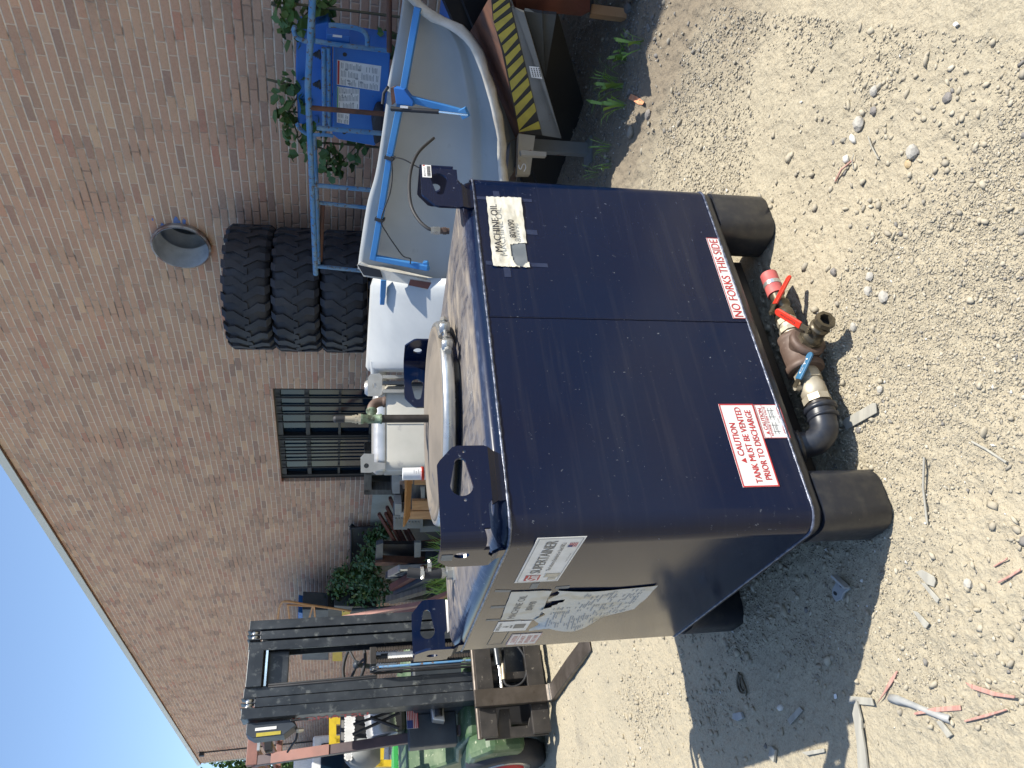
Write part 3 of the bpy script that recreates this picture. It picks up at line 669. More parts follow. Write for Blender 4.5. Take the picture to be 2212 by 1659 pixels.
text(mb, 'OPEN', (.264, -.0022, .2345), XF, NZ, .024, .008, .0002); text(mb, 'CLOSED', (.311, -.0022, .2345), XF, NZ, .036, .008, .0002)
mb.build('red_lettering', M['red'], s, True)
mb = MB()
for x in (.262, .308):
    for a_ in ((0, .038, .258, .2592), (0, .038, .268, .2692), (.008, .0094, .252, .272), (.028, .0294, .252, .272), (.012, .026, .262, .2632)): quad(mb, (x, -.0022, 0), XF, NZ, *a_)
text(mb, 'FLOW', (.297, -.0022, .2455), XF, NZ, .016, .004); mb.build('valve_diagram', M['greyink'], s, True)
mb = MB(); mb.add([tuple(V((.02+.10*t, 0, 0))+V((0, 0, 0))) for t in ()], [])
# ---- stickers on the left side (reading towards the near corner) ----
XS = V((0, -1, 0))
def ssheet(name, pts, mat, off=.0014, th=.0008, par=None):
    mb = MB(); mb.prism([(-off, v, z) for v, z in pts], (th, 0, 0)); return mb.build(name, mat, par or tank, True)
for p in ([(.375, 1.0), (.392, 1.0), (.40, .955), (.383, .955)], [(.375, .83), (.395, .83), (.395, .79), (.372, .79)], [(.525, .99), (.545, .99), (.545, .94), (.525, .94)], [(.66, .985), (.675, .985), (.68, .94), (.665, .94)], [(.335, .905), (.38, .905), (.38, .885), (.335, .885)], [(.66, .893), (.70, .893), (.70, .872), (.66, .872)], [(.62, .83), (.645, .83), (.645, .815), (.62, .815)]):
    ssheet('tape_strip', p, M['tapegrey'], .0009, .0005)
v0, v1, z0_, z1_ = .322, .004, .838, .957
s = ssheet('maker_sticker', [(v0, z0_), (v1, z0_), (v1, z1_), (v0, z1_)], M['white'])
OS = V((-.0022, v0, z0_)); mb = MB(); border(mb, OS+XS*.006+NZ*.005, XS, NZ, .306, .109, .0012)
text(mb, 'SUPERTAINER', OS+XS*.073+NZ*.064, XS, NZ, .225, .028, .0009); text(mb, 'The Industry Standard in Steel IBCs', OS+XS*.088+NZ*.037, XS, NZ, .195, .015, .0001)
text(mb, 'Smyrna, Tennessee', OS+XS*.150+NZ*.011, XS, NZ, .06, .005); mb.build('lettering', M['greyink'], s, True)
mb = MB(); quad(mb, OS, XS, NZ, .016, .058, .058, .098); lg = mb.build('logo_panel', M['red'], s, True)
mb = MB(); text(mb, 'Sii', OS+XS*.019+NZ*.062+V((-.0004, 0, 0)), XS, NZ, .036, .031, .0012); mb.build('logo_letters', M['white'], lg, True)
mb = MB()
for a_ in ((.016, .034, .012, .032), (.038, .066, .010, .044), (.014, .036, .030, .034), (.036, .068, .042, .047), (.036, .068, .008, .012)): quad(mb, OS, XS, NZ, *a_)
mb.build('tank_picture', M['steel'], s, True)
mb = MB()
for k in range(5): quad(mb, OS, XS, NZ, .255, .283, .012+k*.0042, .0142+k*.0042)
mb.build('flag_stripes', M['red'], s, True); mb = MB(); quad(mb, OS+V((-.0003, 0, 0)), XS, NZ, .255, .267, .022, .033); mb.build('flag_canton', M['blueprint'], s, True)
# worn paper label and torn data sheet
lab2 = [(.395, .953)]+rag((.395, .953), (.40, .838), 5, .0015, 3)+rag((.405, .838), (.683, .819), 9, .002, 4)+rag((.683, .819), (.663, .94), 6, .003, 5)+rag((.663, .94), (.395, .953), 8, .0015, 6)
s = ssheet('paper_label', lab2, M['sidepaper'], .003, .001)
mb = MB(); text(mb, 'MACHINE OIL', (-.0036, .655, .900), XS, V((0, .02, 1)).normalized(), .225, .021, .0006); text(mb, '80W90', (-.0036, .578, .860), XS, NZ, .085, .021, .0005); mb.build('lettering', M['greyink'], s, True)
mb = MB(); NV, NZ2 = 22, 22; vs = []
for j in range(NZ2+1):
    t = j/NZ2; z = .822-.30*t
    va = .40+.02*math.sin(t*3); vb = .70+.03*math.sin(t*3.2)+.08*max(0, .12-t)/.12-.02*max(0, t-.7)/.3-.05*t*t
    for i in range(NV+1):
        k = i/NV; v = va+(vb-va)*k; curl = .030*max(0, k-.45)**2/.3*math.sin(min(1, t*1.4)*math.pi)+.045*max(0, .25-t)*max(0, k-.2)*(1 if k > .2 else 0)+.01*math.sin(k*6+t*5)*.3
        zz = z-(.012 if j == 0 else 0)*math.sin(i*1.1)
        vs.append(V((-.004-max(0, curl), v, zz)))
fs = [(j*(NV+1)+i, j*(NV+1)+i+1, (j+1)*(NV+1)+i+1, (j+1)*(NV+1)+i) for j in range(NZ2) for i in range(NV) if not (j < 3 and 5 <= i <= 8-j)]
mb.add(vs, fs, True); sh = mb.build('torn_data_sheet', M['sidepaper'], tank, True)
mb = MB(); rd = random.Random(4)
for j in range(2, NZ2-2):
    i = 1
    while i < NV-1:
        w2 = rd.choice((1, 1, 2)); a_ = j*(NV+1)+i
        if rd.random() < .5 and not (j < 7 and i < 11):
            P, Q, R2, S2 = vs[a_], vs[a_+w2], vs[a_+NV+1], vs[a_+NV+1+w2]; o_ = V((-.0012, 0, 0))
            mb.add([P+o_, Q+o_, Q.lerp(S2, .24)+o_, P.lerp(R2, .24)+o_], [(0, 1, 2, 3)])
            if rd.random() < .6: mb.add([P.lerp(R2, .55)+o_, P.lerp(Q, .7).lerp(R2.lerp(S2, .7), .55)+o_, P.lerp(Q, .7).lerp(R2.lerp(S2, .7), .76)+o_, P.lerp(R2, .76)+o_], [(0, 1, 2, 3)])
        i += w2
mb.build('fine_print', PM('faded_fine_print', (.34, .35, .36), rough=.6, bump=0), sh, True)
s = ssheet('load_sticker', [(.694, .942), (.700, .836), (.812, .836), (.806, .942)], M['white'])
OS = V((-.0022, .808, .836)); mb = MB(); text(mb, '2282 kg max', OS+XS*.010+NZ*.088, XS, NZ, .09, .014, .0003); quad(mb, OS, XS, NZ, .032, .078, .012, .048); quad(mb, OS, XS, NZ, .04, .07, .054, .060)
mb.add([OS+XS*.055+NZ*.063, OS+XS*.064+NZ*.074, OS+XS*.046+NZ*.074], [(0, 1, 2)]); quad(mb, OS, XS, NZ, .052, .058, .074, .084); mb.build('lettering', M['greyink'], s, True)
s = ssheet('faded_warning_sticker', [(.853, .872), (.857, .769), (.992, .769), (.987, .872)], M['white'])
OS = V((-.0022, .990, .769)); mb = MB(); border(mb, OS, XS, NZ, .134, .102, .002); quad(mb, OS, XS, NZ, 0, .134, .072, .074)
text(mb, 'CAUTION', OS+XS*.030+NZ*.078, XS, NZ, .085, .016, .0004)
for k, b_ in enumerate(('THIS TANK', 'PRESSURIZE', 'DO NOT')): text(mb, b_, OS+XS*.02+NZ*(.008+.021*k), XS, NZ, .095, .015, .0004)
mb.build('faded_lettering', M['palered'], s, True)
mb = MB()
for a_ in ((0, .155, 0, .003), (0, .155, .050, .053), (0, .003, .003, .05), (.152, .155, .003, .05)): quad(mb, (-.001, .977, .887), XS, NZ, *a_)
mb.build('plate_outline', M['greyink'], tank, True)
# barcode tags on two lugs
mb = MB(); mb.box((TW-.034, -.0187, 1.1625), (.056, .001, .028)); s = mb.build('barcode_tag', M['white'], tank, True)
mb = MB(); rd = random.Random(2); x = TW-.058
while x < TW-.012:
    w2 = rd.uniform(.0006, .0018); quad(mb, (x, -.0196, 1.151), XF, NZ, 0, w2, 0, .011); x += w2+rd.uniform(.0006, .0014)
text(mb, '0015719115-3', (TW-.058, -.0196, 1.166), XF, NZ, .040, .006); mb.build('barcode', M['ink'], s, True)
mb = MB(); quad(mb, (TW-.012, -.0196, 1.168), XF, NZ, 0, .005, 0, .006); mb.build('red_mark', M['red'], s, True)
mb = MB(); mb.box((-.0187, .060, 1.163), (.001, .035, .026)); mb.build('grey_tag', M['tapegrey'], tank, True)
# ---- valve assembly hanging under the front edge ----
zv, vv = .082, .03
def vx(a, b): return tf(cV(a, b), vv).x
va = thing_part = MB().lathe((.275, .10, .19), (0, 0, -1), [(.036, 0), (.036, .02)], 24).build('discharge_elbow', M['navyleg'], tank, True)
mb = MB(); mb.tube([(.268, .10, .20), (.268, .085, .17)]+arc((.318, .06, .13), (-1, 0, .0), (0, -.5, -.85), .052, 0.05, math.pi/2, 9)+[(.365, vv, zv)], [.038]*12+[.041], 22); mb.lathe((.350, vv, zv), (1, 0, 0), [(.038, 0), (.046, .002), (.046, .014), (.041, .016)], 24); mb.lathe((.325, vv+.001, zv+.001), (1, 0, 0), [(.038, 0), (.044, .002), (.044, .008), (.038, .01)], 24); mb.lathe((.268, .085, .165), (0, -.45, -1), [(.038, 0), (.046, .004), (.046, .018), (.038, .02)], 24)
mb.build('elbow_bend', M['navyleg'], va, True)
mb = MB(); mb.lathe((.368, vv, zv), (1, 0, 0), [(.034, 0), (.034, .012)], 24); mb.build('pipe_nipple', M['blackpipe'], va, True)
mb = MB(); mb.lathe((.378, vv, zv), (1, 0, 0), [(.040, 0), (.040, .020)], 8, False, True, .39); mb.lathe((.398, vv, zv), (1, 0, 0), [(.034, 0), (.037, .004), (.037, .040), (.033, .045), (.033, .055)], 24); mb.lathe((.453, vv, zv), (1, 0, 0), [(.038, 0), (.038, .026)], 8, False, True, .39); mb.lathe((.479, vv, zv), (1, 0, 0), [(.033, 0), (.033, .012)], 24)
mb.cyl((.432, vv, zv+.03), (.432, vv, zv+.055), .009, 12); mb.build('ball_valve', M['nickel'], va, True)
def handle(p, q, wd, col, name='valve_handle', txt=None):
    p = V(p); q = V(q); d = (q-p).normalized(); s_, t_ = basis(d)
    mb = MB(); mb.box((p+p.lerp(q, .25))/2, (wd*.7, .003, (q-p).length*.26), (s_, t_, d)); st = mb.build('valve_stem', M['darkbrass'], va, True)
    mb = MB(); a = p.lerp(q, .25); n = 8; out = [a-s_*wd/2, q-s_*wd/2]+[q+(s_*(-math.cos(math.pi*k/n))+d*math.sin(math.pi*k/n))*wd/2 for k in range(1, n)]+[q+s_*wd/2, a+s_*wd/2]
    mb.prism([o_-t_*.0035 for o_ in out], t_*.007); h = mb.build(name, M[col], va, True, bevel=.002)
    if txt:
        mb = MB(); yy = V((0, 0, 1)); yd = (t_.cross(d)); text(mb, txt, a.lerp(q, .22)+t_*.0042-yd*wd*.16 if True else a, d, yd, (q-a).length*.66, wd*.34); mb.build('handle_lettering', M['ink' if col != 'bluehandle' else 'white'], h, True)
    return h
handle((.432, vv-.004, zv+.058), tf(cV(597, 835), -.03), .026, 'bluehandle', txt='CTI')
mb = MB(); mb.lathe((.488, vv, zv), (1, 0, 0), [(.050, 0), (.055, .004), (.055, .018), (.048, .022), (.050, .05), (.050, .085), (.045, .105), (.047, .108), (.047, .124), (.036, .128)], 28)
mb.lathe((.552, vv+.02, zv), (.12, -1, -.05), [(.046, 0), (.046, .058), (.052, .06), (.052, .078), (.044, .08)], 28); tee = mb.build('tee_casting', M['rustpipe'], va, True)
n1 = V((.560, vv-.058, zv-.004)); nd = (tf(cV(785, 470), -.165)-n1).normalized()
mb = MB(); mb.lathe(n1, nd, [(.036, 0), (.036, .016)], 8, False, True, .3); mb.lathe(n1+nd*.016, nd, [(.031, 0), (.031, .012), (.027, .016), (.027, .045), (.029, .047), (.029, .052), (.025, .054), (.025, .06)], 20); mb.lathe(n1+nd*.086, nd, [(.026, 0), (.029, .001), (.029, .016), (.019, .016), (.019, -.008)], 8, False, False)
dv = mb.build('drain_valve', M['darkbrass'], va, True)
mb = MB(); mb.lathe(n1+nd*.079, nd, [(.0185, 0), (.0185, .002)], 20); mb.build('bore', M['black'], dv, True)
n2 = n1+nd*.04+V((-.006, -.012, .028)); mb = MB(); mb.cyl(n1+nd*.04, n2+V((0, 0, .006)), .008, 12); mb.hexn(n2+V((0, 0, .004)), n2+V((0, 0, .010)), .008); mb.build('spindle', M['darkbrass'], dv, True)
handle(n2+V((0, -.004, .006)), tf(cV(343, 476), -.05), .022, 'redhandle', txt='DynaQuip')
mb = MB(); mb.cyl((.612, vv, zv), (.665, vv, zv), .026, 20); mb.lathe((.63, vv, zv), (1, 0, 0), [(.033, 0), (.033, .014)], 8, False); mb.lathe((.660, vv, zv), (1, 0, 0), [(.030, 0), (.030, .018)], 8, False); mb.build('reducer', M['nickel'], va, True)
mb = MB(); mb.lathe((.678, vv, zv), (1, 0, 0), [(.024, 0), (.030, .004), (.030, .03), (.026, .034), (.026, .05), (.029, .052), (.029, .066)], 20); mb.cyl((.705, vv, zv+.02), (.705, vv, zv+.045), .007, 10); mb.cyl((.744, vv, zv), (.79, vv, zv), .021, 16); mb.build('ball_valve', M['darkbrass'], va, True)
handle((.705, vv-.003, zv+.046), tf(cV(425, 200), -.035), .022, 'redhandle', txt='DynaQuip')
mb = MB(); mb.cyl((.778, vv, zv), (.862, vv, zv), .0265, 20); hz = mb.build('hose_end', M['redhose'], va, True)
mb = MB(); mb.cyl((.812, vv, zv), (.826, vv, zv), .0278, 22); mb.build('hose_band', M['zinc'], hz, True)
# level gauge with red cap standing on the tank top behind the lid
gg = TANK.inverted() @ hit(cK(1020, 1285), G0+L*.98, L)
gt = TANK.inverted() @ hit(cK(790, 1285), G0+L*.98, L)
mb = MB(); mb.lathe((gg.x, .98, 1.05), ZZ, [(.022, 0), (.022, gg.z-1.05), (.027, gg.z-1.05), (.027, gg.z-1.04)], 24); g1 = mb.build('level_gauge', M['redhandle'], tank, True)
mb = MB(); mb.cyl((gg.x, .98, gg.z-.042), (gg.x, .98, gt.z), .0235, 24); g2 = mb.build('gauge_tube', M['white'], g1, True)
mb = MB()
for k in range(9): quad(mb, (gg.x-.012, .98-.0240, gg.z-.03), XF, NZ, 0, .012 if k % 2 else .02, k*.0085, k*.0085+.0012)
mb.build('gauge_scale', M['greyink'], g2, True)

# ---------------- brick building ----------------
def wl(p, off=0.0): return WALL.inverted() @ wp(p, off)
bld = thing('brick_building', 'long brown brick building with grey metal roof edge and one barred window', 'building', WALL)
def wtop(x): return 5.50+(x+1.22)*.00986
wx0, wx1, wz0, wz1 = -2.17, -.11, 1.22, 2.405
mb = MB()
x0, x1 = -17.45, 9.0
def wq(a, b, c, d): mb.add([(a, 0, c), (b, 0, c), (b, 0, d), (a, 0, d)], [(0, 1, 2, 3)])
mb.add([(x0, 0, -1.2), (wx0, 0, -1.2), (wx0, 0, wtop(wx0)), (x0, 0, wtop(x0))], [(0, 1, 2, 3)])
dc = wl((393, 527)); dr = .235
plate(mb, [(wx1, -1.2), (x1, -1.2), (x1, wtop(x1)), (wx1, wtop(wx1))], [circ(dc.x, dc.z, dr+.004, 40)], lambda x, z: (x, 0, z), (0, .004, 0))
wq(wx0, wx1, -1.2, wz0); mb.add([(wx0, 0, wz1), (wx1, 0, wz1), (wx1, 0, wtop(wx1)), (wx0, 0, wtop(wx0))], [(0, 1, 2, 3)])
D_ = .13
mb.add([(wx0, 0, wz0), (wx0, D_, wz0), (wx0, D_, wz1), (wx0, 0, wz1)], [(0, 1, 2, 3)]); mb.add([(wx1, 0, wz0), (wx1, 0, wz1), (wx1, D_, wz1), (wx1, D_, wz0)], [(0, 1, 2, 3)])
mb.add([(wx0, 0, wz1), (wx0, D_, wz1), (wx1, D_, wz1), (wx1, 0, wz1)], [(0, 1, 2, 3)]); mb.add([(wx0, 0, wz0), (wx1, 0, wz0), (wx1, D_, wz0), (wx0, D_, wz0)], [(0, 1, 2, 3)])
dp = 12
mb.add([(x0, 0, -1.2), (x0, 0, wtop(x0)), (x0, dp, wtop(x0)), (x0, dp, -1.2)], [(0, 1, 2, 3)]); mb.add([(x1, 0, -1.2), (x1, dp, -1.2), (x1, dp, wtop(x1)), (x1, 0, wtop(x1))], [(0, 1, 2, 3)])
mb.add([(x0, dp, -1.2), (x0, dp, wtop(x0)), (x1, dp, wtop(x1)), (x1, dp, -1.2)], [(0, 1, 2, 3)]); mb.add([(x0, 0, wtop(x0)), (x1, 0, wtop(x1)), (x1, dp, wtop(x1)), (x0, dp, wtop(x0))], [(0, 1, 2, 3)])
mb.build('wall', M['brick'], bld, True)
mb = MB(); a0, a1 = x0-.05, x1
mb.add([(a0, -.035, wtop(a0)-.005), (a1, -.035, wtop(a1)-.005), (a1, -.055, wtop(a1)+.078), (a0, -.055, wtop(a0)+.078), (a0, .30, wtop(a0)+.085), (a1, .30, wtop(a1)+.085), (a0, .3, wtop(a0)+.003), (a1, .3, wtop(a1)+.003), (a0, -.012, wtop(a0)+.003), (a1, -.012, wtop(a1)+.003)],
       [(0, 1, 2, 3), (3, 2, 5, 4), (4, 5, 7, 6), (8, 9, 1, 0), (6, 7, 9, 8), (0, 3, 4, 6, 8), (1, 9, 7, 5, 2)])
mb.build('roof_edge', PM('roof_edge_metal', (.56, .60, .60), (.62, .65, .64), 1.2, rough=.5, bump=.05), bld, True)
mb = MB(); mb.add([(a0, -.02, wtop(a0)-.014), (a1, -.02, wtop(a1)-.014), (a1, -.02, wtop(a1)-.005), (a0, -.02, wtop(a0)-.005), (a0, .01, wtop(a0)-.014), (a1, .01, wtop(a1)-.014)], [(0, 1, 2, 3), (0, 4, 5, 1)]); mb.build('roof_drip_strip', M['rust'], bld, True)
# corner bricks, painted band, cable
mb = MB(); k = 0; z = -1.0
while z < wtop(x0)-.1:
    mb.box((x0+.03+(.03 if k % 2 else 0), -.002, z), (.10 if k % 2 else .16, .012, .064)); z += .0677; k += 1
mb.build('corner_bricks', M['painted'], bld, True)
c1 = wl(cJ(960, 200)); mb = MB(); mb.box(((wl(cJ(965, 100)).x-3.60)/2, -.002, (c1.z-1.2)/2), (abs(wl(cJ(965, 100)).x+3.60), .008, c1.z+1.2)); mb.build('painted_band', M['painted'], bld, True)
mb = MB(); p, q = wl(cI(905, 1515)), wl(cI(1375, 1480)); q = q+(q-p)*2.2; mb.tube([(p.x, -.02, p.z), (p.x, -.02, (p.z+q.z)/2), (p.x, -.02, q.z)], .016, 6); mb.box((p.x-.03, -.05, p.z), (.12, .1, .12)); mb.build('wall_cable', M['black'], bld, True)
# window
frm = MB(); yb = .06
za, zb_ = wl(cW(1140, 850)).z, wl(cW(1485, 850)).z
W_ = wx1-wx0
for z_, h_ in ((wz1-.035, .07), (za, .05), (zb_, .03), (wz0+.03, .06)): frm.box(((wx0+wx1)/2, yb+.02, z_), (W_-.02, .05, h_))
for x_, h_ in ((wx0+.05, .08), ((wx0+wx1)/2-.03, .06), (wx1-.02, .04)): frm.box((x_, yb+.018, (wz0+wz1)/2), (h_, .06, wz1-wz0-.01))
win = frm.build('window', M['black'], bld, True)
xs = [wl(cW(1000, y_)).x for y_ in (385, 480, 570, 660, 745, 940, 1020, 1090, 1165, 1240)]
for x_ in xs:
    mb = MB(); mb.cyl((x_, yb-.03, wz0+.02), (x_, yb-.03, wz1-.02), .012, 8); mb.build('window_bar', M['black'], win, True)
mb = MB(); mb.box(((wx0+wx1)/2, yb+.055, (wz0+wz1)/2), (W_-.04, .01, wz1-wz0-.02)); mb.build('pane', M['glass'], win, True)
mb = MB(); mb.box(((wx0+wx1)/2, D_+.01, (wz0+wz1)/2), (W_+.1, .01, wz1-wz0+.1)); mb.build('window_back', M['black'], win, True)
# duct sleeve
dc = wl((393, 527)); dr = .235; mb = MB(); 
mb.lathe((dc.x, .02, dc.z), (0, -1, 0), [(dr+.010, 0), (dr+.010, .055), (dr+.018, .057), (dr+.018, .070), (dr, .072), (dr-.004, .03)], 48, cap=False)
dct = mb.build('duct_sleeve', PM('rusted_flange', (.22, .13, .10), (.40, .37, .33), 14, .42, .6, .7, 0, .4, 50, .003), bld, True)
mb = MB(); mb.lathe((dc.x, .75, dc.z), (0, 1, 0), [(dr, 0), (.01, .01)], 40); mb.build('duct_dark', M['black'], dct, True)  # black cap stands in for the dark depth of the duct
mb = MB(); mb.lathe((dc.x, 0, dc.z), (0, 1, 0), [(dr-.002, -.06), (dr-.006, 0), (dr-.008, .18), (dr-.018, .185), (dr-.008, .19), (dr-.008, .38), (dr-.018, .385), (dr-.008, .39), (dr-.01, .74)], 48, cap=False); mb.build('duct_lining', PM('galvanised_duct', (.40, .42, .44), (.52, .54, .56), 8, rough=.45, bump=.2, bs=8, bd=.01), dct, True)
for k, (px, py, s_) in enumerate(((545, 322, .07), (450, 352, .05), (600, 320, .04), (370, 300, .018), (700, 388, .035))):
    c = wl(cN(px, py)); rd = random.Random(k); mb = MB(); mb.prism([(c.x+math.cos(t)*s_*rd.uniform(.5, 1.1), -.003-.0004*k, c.z+math.sin(t)*s_*.5*rd.uniform(.5, 1.1)) for t in np.linspace(0, 6.28, 14, endpoint=False)], (0, .002, 0)); mb.build('paint_smear', M['bluemark'] if k < 4 else M['black'], bld, True)

# ---------------- stack of tyres ----------------
Fh = V((0, 1, 0))
tcen = wp((650, 626), .56); tcen.z = 0
def tz(x): return hit((x, 626), tcen, Fh).z
r_t = 128/1593*(tcen-O).dot(FW)
zt = [tz(x) for x in (600, 697, 795)]; hh = (zt[0]-zt[2])/2
def tyre_mesh(seed):
    mb = MB(); hw = hh/2*.985; r = r_t-.026
    prof = [(r*.56, -hw*.55), (r*.60, -hw*.85), (r*.78, -hw*1.0), (r*.93, -hw*.92), (r*.985, -hw*.72), (r, -hw*.3), (r, hw*.3), (r*.985, hw*.72), (r*.93, hw*.92), (r*.78, hw), (r*.60, hw*.85), (r*.56, hw*.55), (r*.56, -hw*.55)]
    mb.lathe((0, 0, 0), ZZ, prof, 72, cap=False)
    n = 24
    for k in range(n):
        for sg in (-1, 1):
            t0 = 2*math.pi*(k+(.5 if sg > 0 else 0))/n
            path = [(-.02, -.10), (.02, .12), (.12, .50), (.10, .80), (.15, .99)]; outer = []; low = []
            top = []; bot = []
            for dt, zz in path:
                wd = .052 if zz < .3 else .062
                for lst, s2 in ((top, 1), (bot, -1)):
                    t = t0+dt*.9+s2*wd; z = sg*zz*hw; rr_ = r+.015 if zz < .9 else r*.955+.012; lst.append((t, z, rr_))
            def P(t, z, q): return V((q*math.cos(t), q*math.sin(t), z))
            m = len(path); A_ = [P(*v) for v in top]; B_ = [P(*v) for v in bot]; A2 = [P(t, z, q-.04) for t, z, q in top]; B2 = [P(t, z, q-.04) for t, z, q in bot]
            fs = []
            for i in range(m-1): fs += [(i, i+1, m+i+1, m+i), (2*m+i, 2*m+i+1, i+1, i), (m+i, m+i+1, 3*m+i+1, 3*m+i)]
            fs += [(0, m, 3*m, 2*m), (m-1, 2*m+m-1, 3*m+m-1, 2*m-1)]
            mb.add(A_+B_+A2+B2, fs)
    return mb
tl_ = ['uppermost black tractor tyre of the stack against the brick wall', 'black tractor tyre second from the top of the wall stack', 'black tractor tyre third from the top of the wall stack', 'fourth black tractor tyre down, mostly hidden behind the white cover', 'fifth tyre down in the wall stack, hidden low behind the white cover', 'lowest tyre of the wall stack, standing on the ground']
ntyre = max(4, int(round((zt[0]+hh/2)/hh))); hT = (zt[0]+hh)/ntyre if False else hh
top_z = zt[0]+hh
z = top_z-hh/2; proto = None; k = 0
while z > hh*.3:
    if proto is None:
        proto = tyre_mesh(1).build('tyre', M['tyre'], None); proto.location = V((0, 0, 0)); o = proto
        me = proto.data; zc = sum(v.co.z for v in me.vertices)/len(me.vertices)
        cxy = V((sum(v.co.x for v in me.vertices)/len(me.vertices), sum(v.co.y for v in me.vertices)/len(me.vertices), 0))
        for v in me.vertices: v.co.z -= zc; v.co.x -= cxy.x; v.co.y -= cxy.y
    else: o = dup(proto)
    o.location = (tcen.x+random.uniform(-.012, .012), tcen.y+random.uniform(-.012, .012), z); o.rotation_euler = (0, 0, k*1.3)
    tag(o, tl_[min(k, 5)], 'tyre', 'tractor tyres stacked against the brick wall'); z -= hh; k += 1
rest = z+hh/2
if rest > .03:
    mb = MB(); mb.box((tcen.x, tcen.y, rest/2), (1.0, 1.0, rest), (WS, -WF, ZZ)); tag(mb.build('timber_plinth', M['wooddk'], None), 'low dark timber base under the tyre stack', 'timber')

# ---------------- blue work platform ----------------
OR = 1.25
def rl(p, o_=OR): return wp(p, o_)
lift = thing('work_platform', 'blue rail cage of a boom lift with control box, rusting rails', 'lift', loc=wp((1000, 200), OR)*1.0)
def bar_t(name, pts, r, mat, par, **k): mb = MB(); mb.tube(pts, r, 10); return mb.build(name, M[mat], par)
bar_t('top_rail', [rl((676, -60)), rl((675, 0)), rl(c5(440, 700)), rl((682, 592))], .020, 'bluerail', lift)
bar_t('lower_rail', [rl(c5(1105, -140)), rl(c5(1105, 420))], .016, 'rust', lift)
for a_, b_, m_ in (((c5(465, 880)), c5(1400, 960), 'rust'), (c5(480, 1510), c5(1500, 1600), 'bluerail'), (cN(1540, 640), c7(1900, 600), 'bluerail'), (c5(430, -80), c5(1450, -70), 'bluerail')):
    bar_t('post', [rl(a_), rl(b_)], .015, m_, lift)
bar_t('inner_rail', [wp(c5(475, -100), 1.12), wp(c5(480, 340), 1.12)], .016, 'bluerail', lift)
bar_t('inner_rail', [wp(c5(490, 1120), 1.12), wp(cN(1560, 60), 1.12), wp(cN(1575, 620), 1.12)], .016, 'bluerail', lift)
bar_t('mid_rail', [wp(cN(1605, 190), 1.10), wp(cN(1590, 600), 1.10)], .016, 'rust', lift)
bar_t('post', [wp(cN(1570, 180), 1.11), wp(cN(2000, 225), 1.11)], .014, 'bluerail', lift)
# platform floor and legs keep the cage on the ground
fl = wp((1120, 300), 1.0); mb = MB(); x_a = wl((1000, -120), OR).x; x_b = wl((1000, 590), OR).x
def WP_(x, y, z): return WALL @ V((x, y, z))
zfl = wl(c6(560, 0), OR).z; mb.box(WP_((x_a+x_b)/2, -.80, zfl), (abs(x_a-x_b), .90, .14), (-wes, wen, wet)); mb.build('platform_floor', M['blue'], lift)
for xx in (x_a, x_b):
    for yy in (-OR+.02, -.40):
        mb = MB(); p = WP_(xx, yy, .3); mb.cyl((p.x, p.y, -.01), (p.x, p.y, .8), .03, 10); mb.build('floor_leg', M['darkmetal'], lift)
for xx in (x_a, (x_a+x_b)/2): bar_t('lower_post', [WP_(xx, -OR, zfl), WP_(xx, -OR, wl((680, 0), OR).z)], .015, 'bluerail', lift)
def slab(name, mat, pts, th, par=None, bevel=0):
    mb = MB(); mb.prism(pts, th); return mb.build(name, M[mat] if isinstance(mat, str) else mat, par, bevel=bevel)
# control box
BO = .80
bp = lambda a, b, o_=BO: wp(c5(a, b), o_)
box = slab('control_box', 'blue', [bp(648, 372), bp(1112, 440), bp(1100, 800), bp(990, 1195), bp(690, 1140), bp(640, 1100)], wen*.30, lift, .01)
slab('box_top_tray', 'blue', [bp(350, 230, .62), bp(600, 180, .62), bp(640, 240, .62), bp(640, 1060, .62), bp(360, 1010, .62), bp(340, 560, .62)], wen*.16, lift, .01)
bar_t('cradle_hoop', spline([bp(470, 345, .9), bp(400, 330, .9), bp(345, 300, .9), bp(325, 250, .9), bp(335, 215, .9)], 5), .014, 'bluerail', lift)
bar_t('cradle_hoop', spline([bp(610, 205, .9), bp(700, 210, .9), bp(830, 230, .9), bp(900, 260, .9), bp(925, 310, .9), bp(925, 370, .9)], 5), .015, 'bluerail', lift)
bar_t('cradle_hoop', spline([bp(350, 1010, .9), bp(385, 1060, .9), bp(450, 1100, .9), bp(560, 1100, .9), bp(650, 1110, .9)], 5), .013, 'bluerail', lift)
for a_ in ((570, 390, 575, 1080), (610, 390, 615, 1060), (500, 335, 640, 360)): bar_t('cradle_bar', [bp(a_[0], a_[1], .88), bp(a_[2], a_[3], .88)], .015, 'bluerail', lift)
bar_t('cradle_bar', [bp(640, 360, .88), bp(1100, 415, .88)], .015, 'bluerail', lift)
slab('socket_box', 'blue', [bp(590, 275, .86), bp(785, 295, .86), bp(780, 360, .86), bp(590, 345, .86)], wen*.10, lift, .004)
slab('socket_label', 'white', [bp(645, 282, .863), bp(720, 290, .863), bp(718, 308, .863), bp(643, 300, .863)], wen*.001, lift)
for px, py in ((500, 445), (512, 690)):
    mb = MB(); p = bp(480, py, .74); q = bp(545, py, .74); mb.lathe(p, (q-p), [(.008, 0), (.014, .3*(q-p).length), (.02, .32*(q-p).length), (.014, .5*(q-p).length), (.026, .55*(q-p).length), (.018, .7*(q-p).length), (.03, .75*(q-p).length), (.03, (q-p).length)], 14); mb.build('control_lever', M['black'], lift)
mb = MB()
for px, py in ((742, 445), (737, 1082)): p = bp(px, py, BO+.001); mb = MB(); mb.cyl(p, p+wen*.002, .014, 14); mb.build('bolt_hole', M['black'], box)
